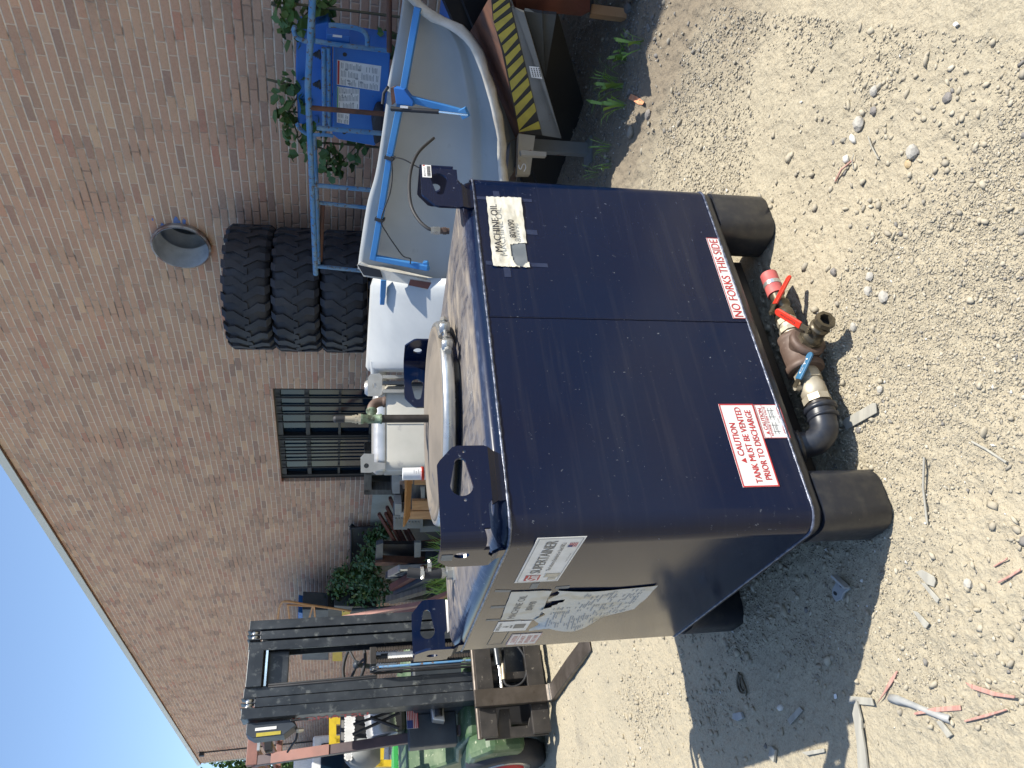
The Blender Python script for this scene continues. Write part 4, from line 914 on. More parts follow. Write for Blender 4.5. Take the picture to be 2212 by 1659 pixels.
def decal(pts, o_=BO+.0015, hdr=None, hm='red', rows=16, cols=2, sd=1):
    P = [bp(a, b, o_) for a, b in pts]; s = slab('instruction_decal', 'white', P, wen*.001, lift)
    # P order: top-near(left reading corner) ... build a local frame from the corners
    A_, B_, C_, D2 = P; xd = (D2-A_); yd = (B_-A_)
    def at(u, v): return A_+xd*u+yd*v-wen*.0006
    if hdr:
        mb = MB(); mb.add([at(.02, .01), at(.98, .01), at(.98, .055), at(.02, .055)], [(0, 1, 2, 3)]); mb.build('decal_header', M[hm], s)
    mb = MB(); rd = random.Random(sd)
    for c in range(cols):
        for r in range(rows):
            if rd.random() < .12: continue
            v = .09+.88*r/rows; e_ = (c+rd.uniform(.6, .93))/cols; u = c/cols+.03
            mb.add([at(u, v), at(e_, v), at(e_, v+.42/rows), at(u, v+.42/rows)], [(0, 1, 2, 3)])
    for k in range(cols*2):
        u, v = rd.uniform(.1, .8), rd.uniform(.2, .8); mb.add([at(u+.045*math.cos(t), v+.04*math.sin(t)) for t in np.linspace(0, 6.28, 10, endpoint=False)], [tuple(range(10))])
    mb.build('decal_print', PM('pale_print_'+str(sd), (.30, .32, .34), rough=.5, bump=0), s)
decal([(677, 690), (1025, 745), (1040, 540), (680, 488)], hdr=True, rows=26, cols=3, sd=1)
decal([(677, 890), (858, 892), (862, 730), (680, 706)], hdr=True, hm='greenb', rows=14, cols=3, sd=2)
decal([(677, 1000), (775, 1018), (780, 930), (677, 915)], rows=7, cols=2, sd=3)
slab('dark_roll', 'rubber', [bp(1000, 885, .9), bp(1060, 890, .9), bp(1060, 1150, .9), bp(985, 1195, .9), bp(960, 1000, .9)], wen*.1, lift, .02)

# ---------------- upturned fibreglass cover with blue tube frame ----------------
HA, HB, HC = atY((777, 544), 4.62), atY((869, 0), 3.78), atY((1088, 350), 4.02)
HN = (HB-HA).cross(HC-HA).normalized()
if HN.dot(FW) < 0: HN = -HN
def hp(p, o_=0.0): return hit(p, HA-HN*o_, HN)
hood = thing('fibreglass_cover', 'large curved grey fibreglass machine cover with blue tube frame and gas strut', 'machine cover', loc=HC)
Aed = [c7(1225, 520), c7(1240, 385), c7(1300, 0), c5(1000, 1380), c5(1085, 800), c5(1090, 700), c5(1160, 350), c5(1215, 0), c5(1245, -220)]
Bed = [(1010, 645), (1075, 560), (1088, 440), c6(770, 1290), c6(765, 1100), c6(700, 800), c6(640, 600), c6(560, 400), c6(440, 260), c6(290, 180), c6(170, 120), c6(40, -20)]
SA = spline([hp(p) for p in Aed], 6); SB = spline([hp(p) for p in Bed], 6)
def resamp(P, n):
    d = [0]
    for a, b in zip(P, P[1:]): d.append(d[-1]+(b-a).length)
    out = []; j = 0
    for k in range(n+1):
        t = d[-1]*k/n
        while j < len(P)-2 and d[j+1] < t: j += 1
        out.append(P[j].lerp(P[j+1], (t-d[j])/max(1e-6, d[j+1]-d[j])))
    return out
NA = 40; SA = resamp(SA, NA); SB = resamp(SB, NA); vs = []; NBb = 26
for i in range(NA+1):
    for j in range(NBb+1):
        t = j/NBb; bul = .30*(1-(1-t)**4)*(t < 2)*math.sin(math.pi*min(1, t*1.0))**.7 if 0 < t < 1 else 0
        # flat face, a crease, then the rolled lower side
        u = i/NA; e = math.sin(math.pi*min(max(u, 0), 1))**.5 if 0 < u < 1 else 0
        q = SA[i].lerp(SB[i], t)
        vs.append(q+HN*(bul*.55*(.35+.65*e)+(.06*e if .74 < t < .98 else 0)))
mb = MB(); mb.add(vs, [(i*(NBb+1)+j, i*(NBb+1)+j+1, (i+1)*(NBb+1)+j+1, (i+1)*(NBb+1)+j) for i in range(NA) for j in range(NBb)], True)
mb.build('cover_shell', M['fibre'], hood, solid=.008)
mb = MB(); rings = []
for i in range(NA+1):
    p = SB[i]; t = (SB[min(i+1, NA)]-SB[max(0, i-1)]).normalized(); s_ = HN.cross(t).normalized(); wv = 1+.15*math.sin(i*1.9)
    rings.append([p+HN*a*.045+s_*b*.030*wv for a, b in ((-1, -.3), (-.9, .5), (-.2, 1), (.9, .8), (1, -.1), (.3, -.7))])
mb.loft(rings); mb.build('rim', M['fibrelip'], hood)
le0, le1 = c7(1232, 470), c7(1860, 640); mb = MB()
mb.prism([hp(c7(1218, 490), .02), hp(c7(1240, 470), .02), hp(c7(1300, 500), .02), hp(c7(1900, 640), .02), hp(c7(2000, 760), .02), hp(c7(1620, 640), .02), hp(c7(1270, 580), .02)], HN*.05); mb.build('end_flange', M['fibrelip'], hood)
mb = MB(); mb.prism([hp(c7(1640, 605), .024), hp(c7(1870, 640), .024), hp(c7(1880, 700), .024), hp(c7(1625, 650), .024)], HN*.003); mb.build('red_patch', M['redsteel'], hood)
mb = MB(); mb.prism([hp(c7(1222, 488), .024), hp(c7(1400, 530), .024), hp(c7(1420, 590), .024), hp(c7(1270, 570), .024)], HN*.003); mb.build('black_patch', M['black'], hood)  # plain black patch on the end flange
def sq(pts, wd, mat, par, name, o_=.05):
    P = [hp(p, o_) for p in pts]; mb = MB()
    for a, b in zip(P, P[1:]): mb.bar(a, b, wd, wd, HN)
    return mb.build(name, M[mat], par, bevel=.003)
fr = sq([c5(1340, 60), c5(1215, 770)], .034, 'bluetube', hood, 'frame_tube'); sq([c5(1212, 772), c5(1115, 1250), c7(1415, 40), c7(1345, 445)], .034, 'bluetube', hood, 'frame_tube')
sq([c7(1352, 430), c7(1780, 512)], .032, 'bluetube', hood, 'frame_arm'); sq([c5(1215, 790), c5(1705, 920)], .034, 'bluetube', hood, 'frame_arm')
sq([c5(1700, 885), c5(1735, 960)], .04, 'bluetube', hood, 'foot_bracket'); sq([c7(1760, 460), c7(1775, 530)], .03, 'bluetube', hood, 'foot_bracket', .04)
mb = MB(); mb.prism([hp(c5(1140, 715), .09), hp(c5(1225, 730), .09), hp(c5(1300, 830), .09), hp(c5(1295, 870), .09), hp(c5(1160, 850), .09)], HN*.05); hg = mb.build('hinge_plate', M['blue'], hood, bevel=.003)
mb = MB(); mb.prism([hp(c5(1115, 720), .08), hp(c5(1145, 710), .08), hp(c5(1160, 830), .08), hp(c5(1125, 860), .08)], HN*.04); mb.build('hinge_rust', M['rust'], hg)
mb = MB(); a, b = hp(c5(1120, 888), .11), hp(c5(1510, 912), .11); mb.tube([a, b], .0125, 12); st = mb.build('gas_strut', M['black'], hood)
mb = MB(); mb.tube([b, hp(c5(1745, 940), .09)], .006, 10); mb.build('strut_rod', M['chrome'], st)
mb = MB(); mb.prism([hp(c5(1195, 862), .124), hp(c5(1258, 868), .124), hp(c5(1256, 886), .124), hp(c5(1193, 880), .124)], HN*.002); mb.build('strut_label', M['white'], st)
mb = MB(); mb.tube(spline([hp(p, .07) for p in (c5(1120, 1275), c5(1130, 1420), c5(1110, 1580), c7(1410, 130), c7(1450, 230), c7(1530, 350), c7(1585, 420), c7(1640, 440), c7(1640, 480))], 5), .004, 6); mb.build('wire', M['rubber'], hood)
mb = MB(); mb.tube(spline([hp(p, .07) for p in (c5(1130, 1280), c5(1220, 1300), c5(1330, 1360), c5(1420, 1400))], 5), .004, 6); mb.build('wire', M['rubber'], hood)
for pz_ in (c5(1110, 1285), c7(1400, 125)):
    mb = MB(); q = hp(pz_, .05); mb.box(q, (.05, .05, .018), (HN, (HP := (HB-HA).normalized().cross(HN)), (HB-HA).normalized())); mb.build('cable_tie', M['rubber'], hood)
mb = MB(); mb.tube([hp(c5(1050, 850), .02)]+[hp(c5(1060, 760), .0), hp(c5(1095, 712), .03)], .008, 8); mb.build('hose', M['rubber'], hood)
# prop feet that carry the cover
for p in ((1088, 300), (1085, 470)):
    q = hp(p); mb = MB(); mb.cyl((q.x, q.y+.03, .62), (q.x, q.y+.03, q.z), .02, 10); mb.build('prop', M['black'], hood)

# ---------------- white fibreglass cover behind ----------------
wc = thing('white_cover', 'white fibreglass cover lying behind the navy tank, half in sunlight', 'machine cover', loc=wp((1000, 700), 1.7))
WX0, WX1 = wl((798, 812), 1.77).x, wl((798, 585), 1.77).x; ztop = wl((798, 700), 1.77).z
mb = MB(); rings = []
prof = [(q-.42, h) for q, h in [(-1.33, ztop-.03), (-1.36, ztop), (-1.42, ztop-.012), (-1.60, ztop-.16), (-1.80, ztop-.38), (-1.98, ztop-.62), (-2.02, ztop-.80)]]
for k in range(14):
    e = 0 if 0 < k < 13 else .02; t = k/13
    rings.append([WP_(wl((850, 806), -y_).x*(1-t)+(wl((850, 602), -y_).x)*t, y_+e, z_-e) for y_, z_ in prof])
mb.loft(rings, cap=False, closed=False); mb.build('cover_panel', M['fibrewhite'], wc, solid=.02)
mb = MB(); mb.loft([[WP_(xx, -1.86-.03*math.cos(t)-dy, ztop-.075+.06*math.sin(t)-dz) for t in np.linspace(0, 6.28, 12, endpoint=False)] for xx, dy, dz in ((WX0+.30, .0, .0), (WX0+.02, .02, .02))]); mb.build('rolled_end', M['fibrewhite'], wc)
for xx in (WX0+.2, WX1-.2): mb = MB(); p = WP_(xx, -2.02, .4); mb.cyl((p.x, p.y, 0), (p.x, p.y, ztop-.36), .03, 10); mb.build('stand', M['darkmetal'], wc)
mb = MB(); a, b = wp(c7(1430, 600), 1.96), wp(c7(1422, 735), 1.96); mb.bar(a, b, .035, .035); mb.box(b, (.14, .03, .03), (-wes, wen, wet)); mb.build('blue_bracket', M['bluetube'], wc, bevel=.003)

# ---------------- second tank behind ----------------
YB = 5.45; b0 = atY(cK(1000, 1250), YB); b0.z = 0
az2 = math.radians(-9); L2 = V((math.sin(az2), math.cos(az2), 0)); R2 = V((math.cos(az2), -math.sin(az2), 0))
def q2(p, o_=0.0): return hit(p, b0-L2*o_, L2)
pr_ = q2(cK(700, 300)); bw = (pr_-b0).dot(R2); bh = q2(cK(480, 900)).z
TK2 = frame(b0, R2, L2, ZZ); t2 = thing('steel_tank', 'dull bare steel liquid tank with lifting lugs standing behind the navy tank', 'tank', TK2)
mb = MB(); mb.loft([rrect(i, .07, z, 6, bw, .95) for i, z in ((.01, .2), (0, .22), (0, bh-.10), (.012, bh-.085), (.012, bh-.07))]); mb.build('body', M['steel'], t2, True)
mb = MB(); mb.loft([rrect(i, .09, z, 6, bw, .95) for i, z in ((.004, bh-.08), (.004, bh-.03), (.03, bh), (.09, bh+.01))]); mb.build('rolled_top', M['alu'], t2, True)
mb = MB(); mb.tube([(bw*.53, -.001, .22), (bw*.53, -.001, bh-.09)], .004, 6); mb.build('seam', M['steel'], t2, True)
for xx, yy in ((0, 0), (bw-.16, 0), (0, .79), (bw-.16, .79)):
    mb = MB(); mb.loft([rrect(0, .04, z, 4, .16, .16, xx, yy) for z in (0, .21)]); mb.build('leg', M['steel'], t2, True)
for nm, pts, hc in (('lifting_lug', [cK(335, 1275), cK(330, 1110), cK(370, 1068), cK(480, 1070), cK(480, 1160), cK(600, 1170), cK(600, 1230), cK(440, 1275)], cK(395, 1200)), ('lifting_lug', [cK(410, 440), cK(410, 240), cK(440, 200), cK(540, 195), cK(565, 220), cK(565, 420), cK(540, 440)], cK(485, 325))):
    P = [TK2.inverted() @ q2(p, .03) for p in pts]; c = TK2.inverted() @ q2(hc, .03)
    mb = MB(); plate(mb, [(p.x, p.z) for p in P], [circ(c.x, c.z, .018)], lambda x, z: (x, -.03, z), (0, .012, 0)); mb.build(nm, M['alu'], t2, True)
for k, (a_, b_, c_, d_) in enumerate(((225, 600, 250, 800), (290, 600, 235, 800), (380, 620, 225, 800))):
    mb = MB(); P = [TK2.inverted() @ q2(cK(x, y), .0) for x, y in ((570, a_), (800, a_), (800, a_+34), (570, a_+34))]; mb.prism([(p.x, -.05, p.z) for p in P], (0, .05, 0)); mb.build('side_bracket', M['alu' if k != 1 else 'darkmetal'], t2, True)
mb = MB(); p = TK2.inverted() @ q2(cK(385, 330)); mb.lathe((p.x, .1, bh), ZZ, [(.06, 0), (.06, .05), (.045, .07)], 20); mb.build('filler_cap', M['alu'], t2, True)

# ---------------- steel table with hazard stripes ----------------
lf = gp((1271, 324)); TP = lf+V((0, 0, 0)); TNn = V((.30, -.95, 0)).normalized()
TQ = atY(c6(1240, 1120), 4.02); tdir = (TQ-atY(c6(860, 0), 3.30)); TN = tdir.cross(V((0, .35, 1))).normalized()
if TN.dot(FW) < 0: TN = -TN
def tp(p, o_=0.0): return hit(p, TQ-TN*o_, TN)
tb = thing('loading_ramp', 'grey steel loading ramp on legs with a yellow and black striped edge', 'ramp', loc=V((TQ.x, TQ.y, 0)))
slab('apron_plate', 'greysteel', [tp(c6(840, -30)), tp(c6(1265, 1130)), tp(c6(1112, 1105)), tp(c6(840, -60))], TN*.012, tb)
slab('apron_plate', 'greysteel', [tp(c6(850, 0)), tp(c6(855, 60)), tp(c6(960, 100)), tp(c6(1265, 1130)), tp(c6(1110, 1103)), tp(c6(835, -20))], TN*.010, tb)
sb_ = slab('stripe_board', 'black', [tp(c6(690, -40), .004), tp(c6(835, -40), .004), tp(c6(1108, 1103), .004), tp(c6(922, 1080), .004), tp(c6(780, 420), .004), tp(c6(705, 150), .004)], TN*.006, tb)
Lc = [(705, 0), (712, 180), (800, 420), (850, 700), (895, 920), (922, 1080)]
def edgeL(t):
    y = -40+1120*t
    for (x0_, y0_), (x1_, y1_) in zip(Lc, Lc[1:]):
        if y <= y1_: return (x0_+(x1_-x0_)*(y-y0_)/(y1_-y0_), y)
    return Lc[-1]
def edgeR(t): y = -40+1143*t; return (835+(y)*.248 if y > 0 else 835, y)
ys = [(1105, 1020), (960, 870), (845, 770), (745, 665), (650, 575), (552, 480), (455, 385), (362, 298), (278, 215), (190, 130), (108, 52), (30, -20)]
for a_, b_ in ys:
    # slanted yellow bars, lower on the left edge than on the right
    def ER(y): return (835+max(0, y)*.248, y)
    def EL(y):
        for (x0_, y0_), (x1_, y1_) in zip(Lc, Lc[1:]):
            if y <= y1_: return (x0_+(x1_-x0_)*(y-y0_)/(y1_-y0_), y)
        return (922, 1080)
    s_ = 58+a_*.05
    pts = [ER(b_-s_*0-30), ER(a_-s_*0-30-22), EL(min(1078, a_+s_)), EL(min(1070, b_+s_))]
    slab('yellow_stripe', 'hazyel', [tp(c6(*q), .0065) for q in pts], TN*.0015, sb_)
slab('notice_sticker', 'white', [tp(c6(1002, 540), .003), tp(c6(1085, 548), .003), tp(c6(1110, 645), .003), tp(c6(1022, 632), .003)], TN*.001, tb)
mb = MB()
for k in range(4):
    for j in range(5):
        a = 1018+k*20+j*3.6; mb.add([tp(c6(a, 555+j*15), .0036), tp(c6(a+8, 555+j*15), .0036), tp(c6(a+9, 566+j*15), .0036), tp(c6(a+1, 566+j*15), .0036)], [(0, 1, 2, 3)])
mb.build('sticker_print', M['ink'], tb)
# rusty deck behind the apron
d0, d1 = tp(c6(700, 60), 0), tp(c6(925, 1085), 0)
bk = V((.22, 1, 0)).normalized()
slab('mesh_deck', 'rust', [tp(c6(700, -60)), tp(c6(925, 1085)), tp(c6(925, 1085))+bk*1.3, tp(c6(700, -60))+bk*1.3], V((0, 0, -.03)), tb)
e1 = tp(c6(925, 1085))
slab('end_plate', 'beige', [tp(c6(918, 1090), .0), tp(c6(1052, 1108), .0), atY(c6(1010, 1425), 4.25), atY(c6(905, 1425), 4.25)], V((.0, .05, 0)), tb)
slab('end_bracket', 'beige', [atY(c6(930, 1225), 4.0), atY(c6(1145, 1240), 4.0), atY(c6(1143, 1275), 4.0), atY(c6(940, 1265), 4.0)], V((0, .04, 0)), tb)
mb = MB(); sp_ = spline([atY(c6(*q), 4.08) for q in ((960, 1400), (975, 1370), (968, 1340), (950, 1345), (935, 1380), (920, 1370), (918, 1345))], 4); mb.tube(sp_, .003, 6); mb.build('chalk_mark', M['white'], tb)
mb = MB(); lt = atY(c6(1040, 1215), 4.33); mb.box((lf.x, lf.y, lt.z/2), (.075, .06, lt.z+.02)); mb.build('leg', M['greysteel'], tb, bevel=.004)
mb = MB(); mb.box((lf.x-.02, lf.y-.02, .008), (.16, .14, .012)); mb.build('foot_plate', M['greysteel'], tb)
rgtp = tp(c6(1000, -200)); mb = MB(); mb.box((rgtp.x+.2, rgtp.y+.35, .3), (.08, .08, .62)); mb.build('leg', M['darkmetal'], tb)
mb = MB(); q = tp(c6(900, 500)); mb.box((q.x+.15, q.y+1.0, .33), (1.9, .06, .5), (tdir.normalized(), bk, ZZ)); mb.box((q.x+.15, q.y+.9, .25), (2.4, .05, .52), (tdir.normalized(), bk, ZZ)); mb.build('shade_boards', M['black'], tb)  # black boards added to darken the space under the ramp
for k, (pa, pb_) in enumerate((((970, 80), (1140, 640)), ((1110, 90), (1150, 600)))):
    pp = [(965, 90), (1108, 110), (1135, 640)] if k == 0 else [(1112, 110), (1225, 120), (1140, 620)]
    slab('side_panel', 'darkmetal', [tp(c6(*q), -.08-.05*k) for q in pp], TN*.02, tb)
# grey channel lying between cover and ramp
ch = slab('grey_channel', 'greysteel', [atY(c6(700, 590), 4.05), atY(c6(745, 600), 4.05), atY(c6(890, 1130), 4.2), atY(c6(880, 1400), 4.3), atY(c6(825, 1400), 4.3), atY(c6(850, 1165), 4.2), atY(c6(815, 1160), 4.2)], V((0, .12, 0)), tb)
# rusty red container at the far right
rc = thing('red_steel_box', 'rusty red steel box cut off by the right edge of the view', 'steel box', loc=gp((1290, 20)))
def rp(a, b, Yd=3.62): return atY(c6(a, b), Yd)
slab('box_side', 'redsteel', [rp(838, 0, 3.5), rp(905, 75, 3.55), rp(1430, 132, 3.72), rp(1500, 95, 3.70), rp(1500, -260, 3.4), rp(838, -260, 3.2)], V((.35, .40, 0)), rc)
slab('box_flange', 'redsteel', [rp(838, -10, 3.47), rp(905, 74, 3.52), rp(880, 74, 3.52), rp(825, -10, 3.47)], V((.03, .05, 0)), rc)
for yy, m_ in ((90, 'yellow'), (-160, 'yellow')):
    pz0 = rp(1505, yy, 3.75); mb = MB(); mb.bar(pz0, V((pz0.x-.02, pz0.y-.03, -.01)), .05, .05); mb.build('leg', M['wooddk' if yy < 0 else 'woodor'], rc)
slab('skid', 'darkmetal', [rp(1490, 100, 3.78), rp(1530, 110, 3.78), rp(1530, -200, 3.6), rp(1490, -200, 3.6)], V((.1, .2, 0)), rc)

# ---------------- vines ----------------
def leaf_poly(c, d, n, s, kind=0):
    d = V(d).normalized(); n = V(n).normalized(); t = n.cross(d).normalized()
    if kind == 0: o_ = [(.05, 0), (.05, -.42), (.62, -.50), (1.0, 0), (.62, .50), (.05, .42)]
    else: o_ = [(0, 0), (.3, -.10), (.7, -.11), (1.1, 0), (.7, .11), (.3, .10)]
    return [c+d*(a*s)+t*(b*s)+n*(abs(b)*s*.25) for a, b in o_]
def leafy(name, mat, centers, num, spread, s, sd, kind=0, stems=None, label=None, cat='plant', group=None, flat=False, root=None):
    rd = random.Random(sd); mb = MB()
    for _ in range(num):
        c, sp2 = rd.choice(centers); p = V(c)+V((rd.gauss(0, 1), rd.gauss(0, 1), rd.gauss(0, 1)))*(spread*sp2)
        if p.z < .01: p.z = abs(p.z)+.01
        d = V((rd.uniform(-1, 1), rd.uniform(-1, 1), rd.uniform(-.9, .4))); n = V((rd.uniform(-.6, .6), rd.uniform(-1.2, .3), rd.uniform(0, 1.2)))+V((0, 0, .2))
        mb.add(leaf_poly(p, d, n, s*rd.uniform(.6, 1.25), kind), [(0, 1, 2, 3, 4, 5)] if kind == 9 else [(0, 1, 3, 5), (1, 2, 3), (3, 4, 5)])
    t = thing(name, label, cat, loc=root, group=group); mb.build('foliage', M[mat], t)
    if stems:
        mb = MB()
        for st_ in stems: mb.tube(spline(st_, 5), [.009*(1-.6*i/(len(st_)*5-5)) for i in range(len(st_)*5-4)], 6)
        mb.build('stem', M['stem'], t)
    return t
for nm, ctr, num, sp2, lb in (
    ('vine', [(290, 60), (350, 140), (290, 200), (290, 300), (520, 40), (560, 120)], 80, .05, 'leafy green vine over the right end of the blue cage'),
    ('vine', [(240, 710), (340, 750), (350, 830), (265, 930), (380, 960), (330, 1040), (345, 1100), (370, 1150), (480, 1000), (540, 1040)], 120, .045, 'broad leafed vine hanging around the left side of the blue control box'),
    ('vine', [(600, 1200), (640, 1280), (690, 1330), (560, 1370), (710, 1380), (645, 1440), (860, 1200), (850, 1240)], 70, .04, 'small leafy vine trailing below the blue control box')):
    rt = wp(c5(*ctr[-1]), .45); root = V((rt.x, rt.y, 0)); cen = [(wp(c5(*q), .5 if q[0] > 480 else .62), 1) for q in ctr]
    leafy(nm, 'leaf', cen, num, sp2, .070, len(lb), stems=[[root]+[q[0]+wen*.05 for q in cen]], label=lb, cat='vine', group='vines climbing through the blue lift cage', root=root)
rt = wp(c5(1020, 260), .5); leafy('vine', 'leaf', [(wp(c5(1020, 260), .5), 1), (wp(c5(1070, 340), .5), 1), (wp(c5(1060, 390), .5), 1)], 26, .035, .08, 5, stems=[[V((rt.x, rt.y, 0)), rt]], label='sprig of vine leaves between the blue hoop and the grey cover', cat='vine', group='vines climbing through the blue lift cage', root=V((rt.x, rt.y, 0)))

# ---------------- forklift (local frame: x towards the building, y forward, z up) ----------------
fl_ = thing('forklift', 'black masted forklift with green body, forks lowered, maroon overhead guard', 'forklift', FORK)
FI = FORK.inverted()
def ff(p, b=0.0): return FI @ fp(p, b)
CA = .416
def fbx(name, mat, x0_, x1_, y0_, y1_, z0_, z1_, par=None, bevel=.003):
    mb = MB(); mb.box(((x0_+x1_)/2, (y0_+y1_)/2, (z0_+z1_)/2), (abs(x1_-x0_), abs(y1_-y0_), abs(z1_-z0_))); return mb.build(name, M[mat] if isinstance(mat, str) else mat, par or fl_, True, bevel=bevel)
mast = fbx('mast_crossbar', 'mast', .285, .547, -.24, -.17, 2.05, 2.155)
fbx('mast_crossbar', 'mast', .285, .547, -.30, -.24, 1.88, 2.06); fbx('bright_edge', 'chrome', .29, .54, -.205, -.19, 2.02, 2.035, mast, 0)
fbx('mast_crossbar', 'mast', .10, .74, -.26, -.19, .16, .30)
for sg in (-1, 1):
    def X_(d): return CA+sg*d
    # three nested channels per side, each an open C shape
    for k, (d0_, d1_, zt_, y0_) in enumerate(((.128, .196, 2.165, -.20), (.205, .266, 2.085, -.185), (.274, .342, 2.165, -.17))):
        mb = MB(); a, b = X_(d0_), X_(d1_); yf = y0_
        mb.prism([V((a, yf, .06)), V((b, yf, .06)), V((b, yf, zt_)), V((a, yf, zt_))], (0, -.012, 0))
        mb.prism([V((X_(d1_-.012), yf-.012, .06)), V((X_(d1_), yf-.012, .06)), V((X_(d1_), yf-.012, zt_)), V((X_(d1_-.012), yf-.012, zt_))], (0, -.13, 0))
        mb.prism([V((a, yf-.13, .06)), V((b, yf-.13, .06)), V((b, yf-.13, zt_)), V((a, yf-.13, zt_))], (0, -.012, 0))
        mb.build('mast_channel', M['mast'], fl_, True, bevel=.002)
    for d_ in (.222, .252):
        mb = MB(); c = V((X_(d_), -.215, 2.125)); mb.lathe(c-V((.011, 0, 0)), (1, 0, 0), [(.030, 0), (.030, .004), (.025, .007), (.025, .015), (.030, .018), (.030, .022)], 24); mb.build('pulley', M['zinc'], fl_, True)
    for d_ in (.238, .270, .206):
        mb = MB(); c = V((X_(d_), -.215, 2.130)); mb.box(c, (.006, .07, .09)); mb.build('pulley_plate', M['mast'], fl_, True)
# red mast lettering on the left mast side (reads downwards)
mb = MB(); text(mb, 'KOMATSU', (CA-.344, -.33, 1.83), (0, 0, -1), (0, 1, 0), .52, .085, .001); mb.build('mast_lettering', M['red'], fl_, True)
# grey control box on the outside of the left mast
gbx = MB(); gbx.prism([V((.062, -.22, 2.13)), V((.062, -.22, 1.84)), V((.02, -.22, 1.80)), V((-.035, -.22, 1.88)), V((-.04, -.22, 2.08)), V((-.01, -.22, 2.13))], (0, -.14, 0)); gb = gbx.build('grey_box', M['darkmetal'], fl_, True, bevel=.005)
mb = MB(); mb.prism([V((-.034, -.218, 2.06)), V((-.030, -.218, 1.90)), V((-.008, -.218, 1.90)), V((-.010, -.218, 2.06))], (0, .001, 0)); mb.build('yellow_label', M['hazyel'], gb, True)
mb = MB(); mb.prism([V((.004, -.218, 2.07)), V((.006, -.218, 1.93)), V((.025, -.218, 1.93)), V((.023, -.218, 2.07))], (0, .001, 0)); mb.build('white_label', M['white'], gb, True)
fbx('box_lever', 'black', .045, .058, -.22, -.20, 1.72, 1.84); mb = MB(); mb.lathe((-.005, -.26, 1.80), (0, 0, -1), [(.014, 0), (.018, .02), (.01, .05)], 12); mb.build('lamp_socket', M['nickel'], gb, True)
mb = MB(); mb.tube(spline([ff(cT(525, 800), -.3), ff(cT(545, 850), -.3), ff(cT(540, 900), -.35), ff(cT(520, 930), -.4), ff(cT(490, 975), -.5)], 5), .008, 8); mb.build('cable', M['rubber'], fl_, True)
# lift chains, cylinder, hoses
for xx in (CA-.03, CA+.055):
    mb = MB(); z = .55
    while z < 1.27: mb.box((xx, -.13, z), (.030, .018, .009)); mb.box((xx, -.13, z+.0095), (.018, .012, .010)); z += .019
    mb.build('lift_chain', M['forksteel'], fl_, True)
mb = MB(); mb.cyl((CA+.012, -.20, .35), (CA+.012, -.20, 1.22), .034, 20); mb.cyl((CA+.012, -.20, 1.22), (CA+.012, -.20, 1.29), .024, 16); mb.build('lift_cylinder', M['mast'], fl_, True)
fbx('chain_anchor', 'mastlow', CA-.05, CA+.075, -.20, -.12, 1.255, 1.30)
fbx('cylinder_label', 'white', CA-.005, CA+.04, -.162, -.160, .98, 1.17, None, 0)
mb = MB(); mb.lathe((CA-.095, -.15, 1.26), (1, 0, -.0), [(.042, 0), (.042, .004), (.034, .008), (.034, .018), (.042, .022), (.042, .026)], 24); mb.build('hose_pulley', M['mast'], fl_, True)
for k, (dx, m_) in enumerate(((-.072, 'bluerail'), (-.095, 'rubber'))):
    mb = MB(); mb.tube([(CA+dx, -.12, .5), (CA+dx-.002, -.12, 1.25), (CA+dx, -.15, 1.292), (CA+dx, -.19, 1.25), (CA+dx, -.19, .5)], .009, 8); mb.build('hydraulic_hose', M[m_], fl_, True)
for dx in (-.118, -.132):
    mb = MB(); mb.tube([(CA+dx+.01, -.20, 1.25), (CA+dx, -.20, 2.0), (CA+dx, -.22, 2.03), (CA+dx, -.25, 2.0), (CA+dx, -.26, 1.3)], .008, 8); mb.build('hydraulic_hose', M['rubber'], fl_, True)
# carriage
fbx('carriage_bar', 'mastlow', -.215, 1.05, -.06, -.015, .435, .555); fbx('carriage_bar', 'mastlow', -.215, 1.05, -.06, -.015, .06, .185)
mb = MB(); mb.cyl((-.22, -.035, .56), (1.05, -.035, .56), .020, 14); mb.build('carriage_tube', M['forksteel'], fl_, True)
pts = [(-.222, .52), (-.222, .07), (-.09, .07), (-.09, .19), (-.15, .21), (-.15, .33), (-.03, .33), (-.03, .40), (-.16, .43), (-.165, .47), (-.10, .52)]
mb = MB(); mb.prism([V((x, -.065, z)) for x, z in pts], (0, -.02, 0)); mb.build('carriage_plate', M['mastlow'], fl_, True, bevel=.003)
mb = MB(); mb.prism([V((2*CA-x, -.065, z)) for x, z in pts], (0, -.02, 0)); mb.build('carriage_plate', M['mastlow'], fl_, True, bevel=.003)
for xx in (.17, .62): fbx('carriage_upright', 'mastlow', xx, xx+.05, -.14, -.06, .08, .54)
mb = MB(); q = ff(cQ(870, 320), -.03); mb.cyl((.55, -.045, .385), (.27, -.045, .375), .030, 18); cyl_ = mb.build('side_shift_cylinder', M['mast'], fl_, True); mb = MB(); mb.cyl((.27, -.045, .375), (.09, -.045, .372), .013, 14); mb.build('chrome_rod', M['chrome'], cyl_, True)
mb = MB(); mb.tube(spline([ff(cQ(*q), -.03) for q in ((950, 480), (965, 560), (965, 640), (990, 710), (1070, 735), (1160, 700), (1215, 620), (1230, 500), (1200, 390), (1150, 310), (1100, 250))], 5), .0085, 8); mb.build('hose_loop', M['rubber'], fl_, True)
mb = MB(); mb.tube([ff(cQ(950, 470), -.03), ff(cQ(965, 650), -.03)], .011, 10); mb.build('brass_fitting', M['nickel'], fl_, True)
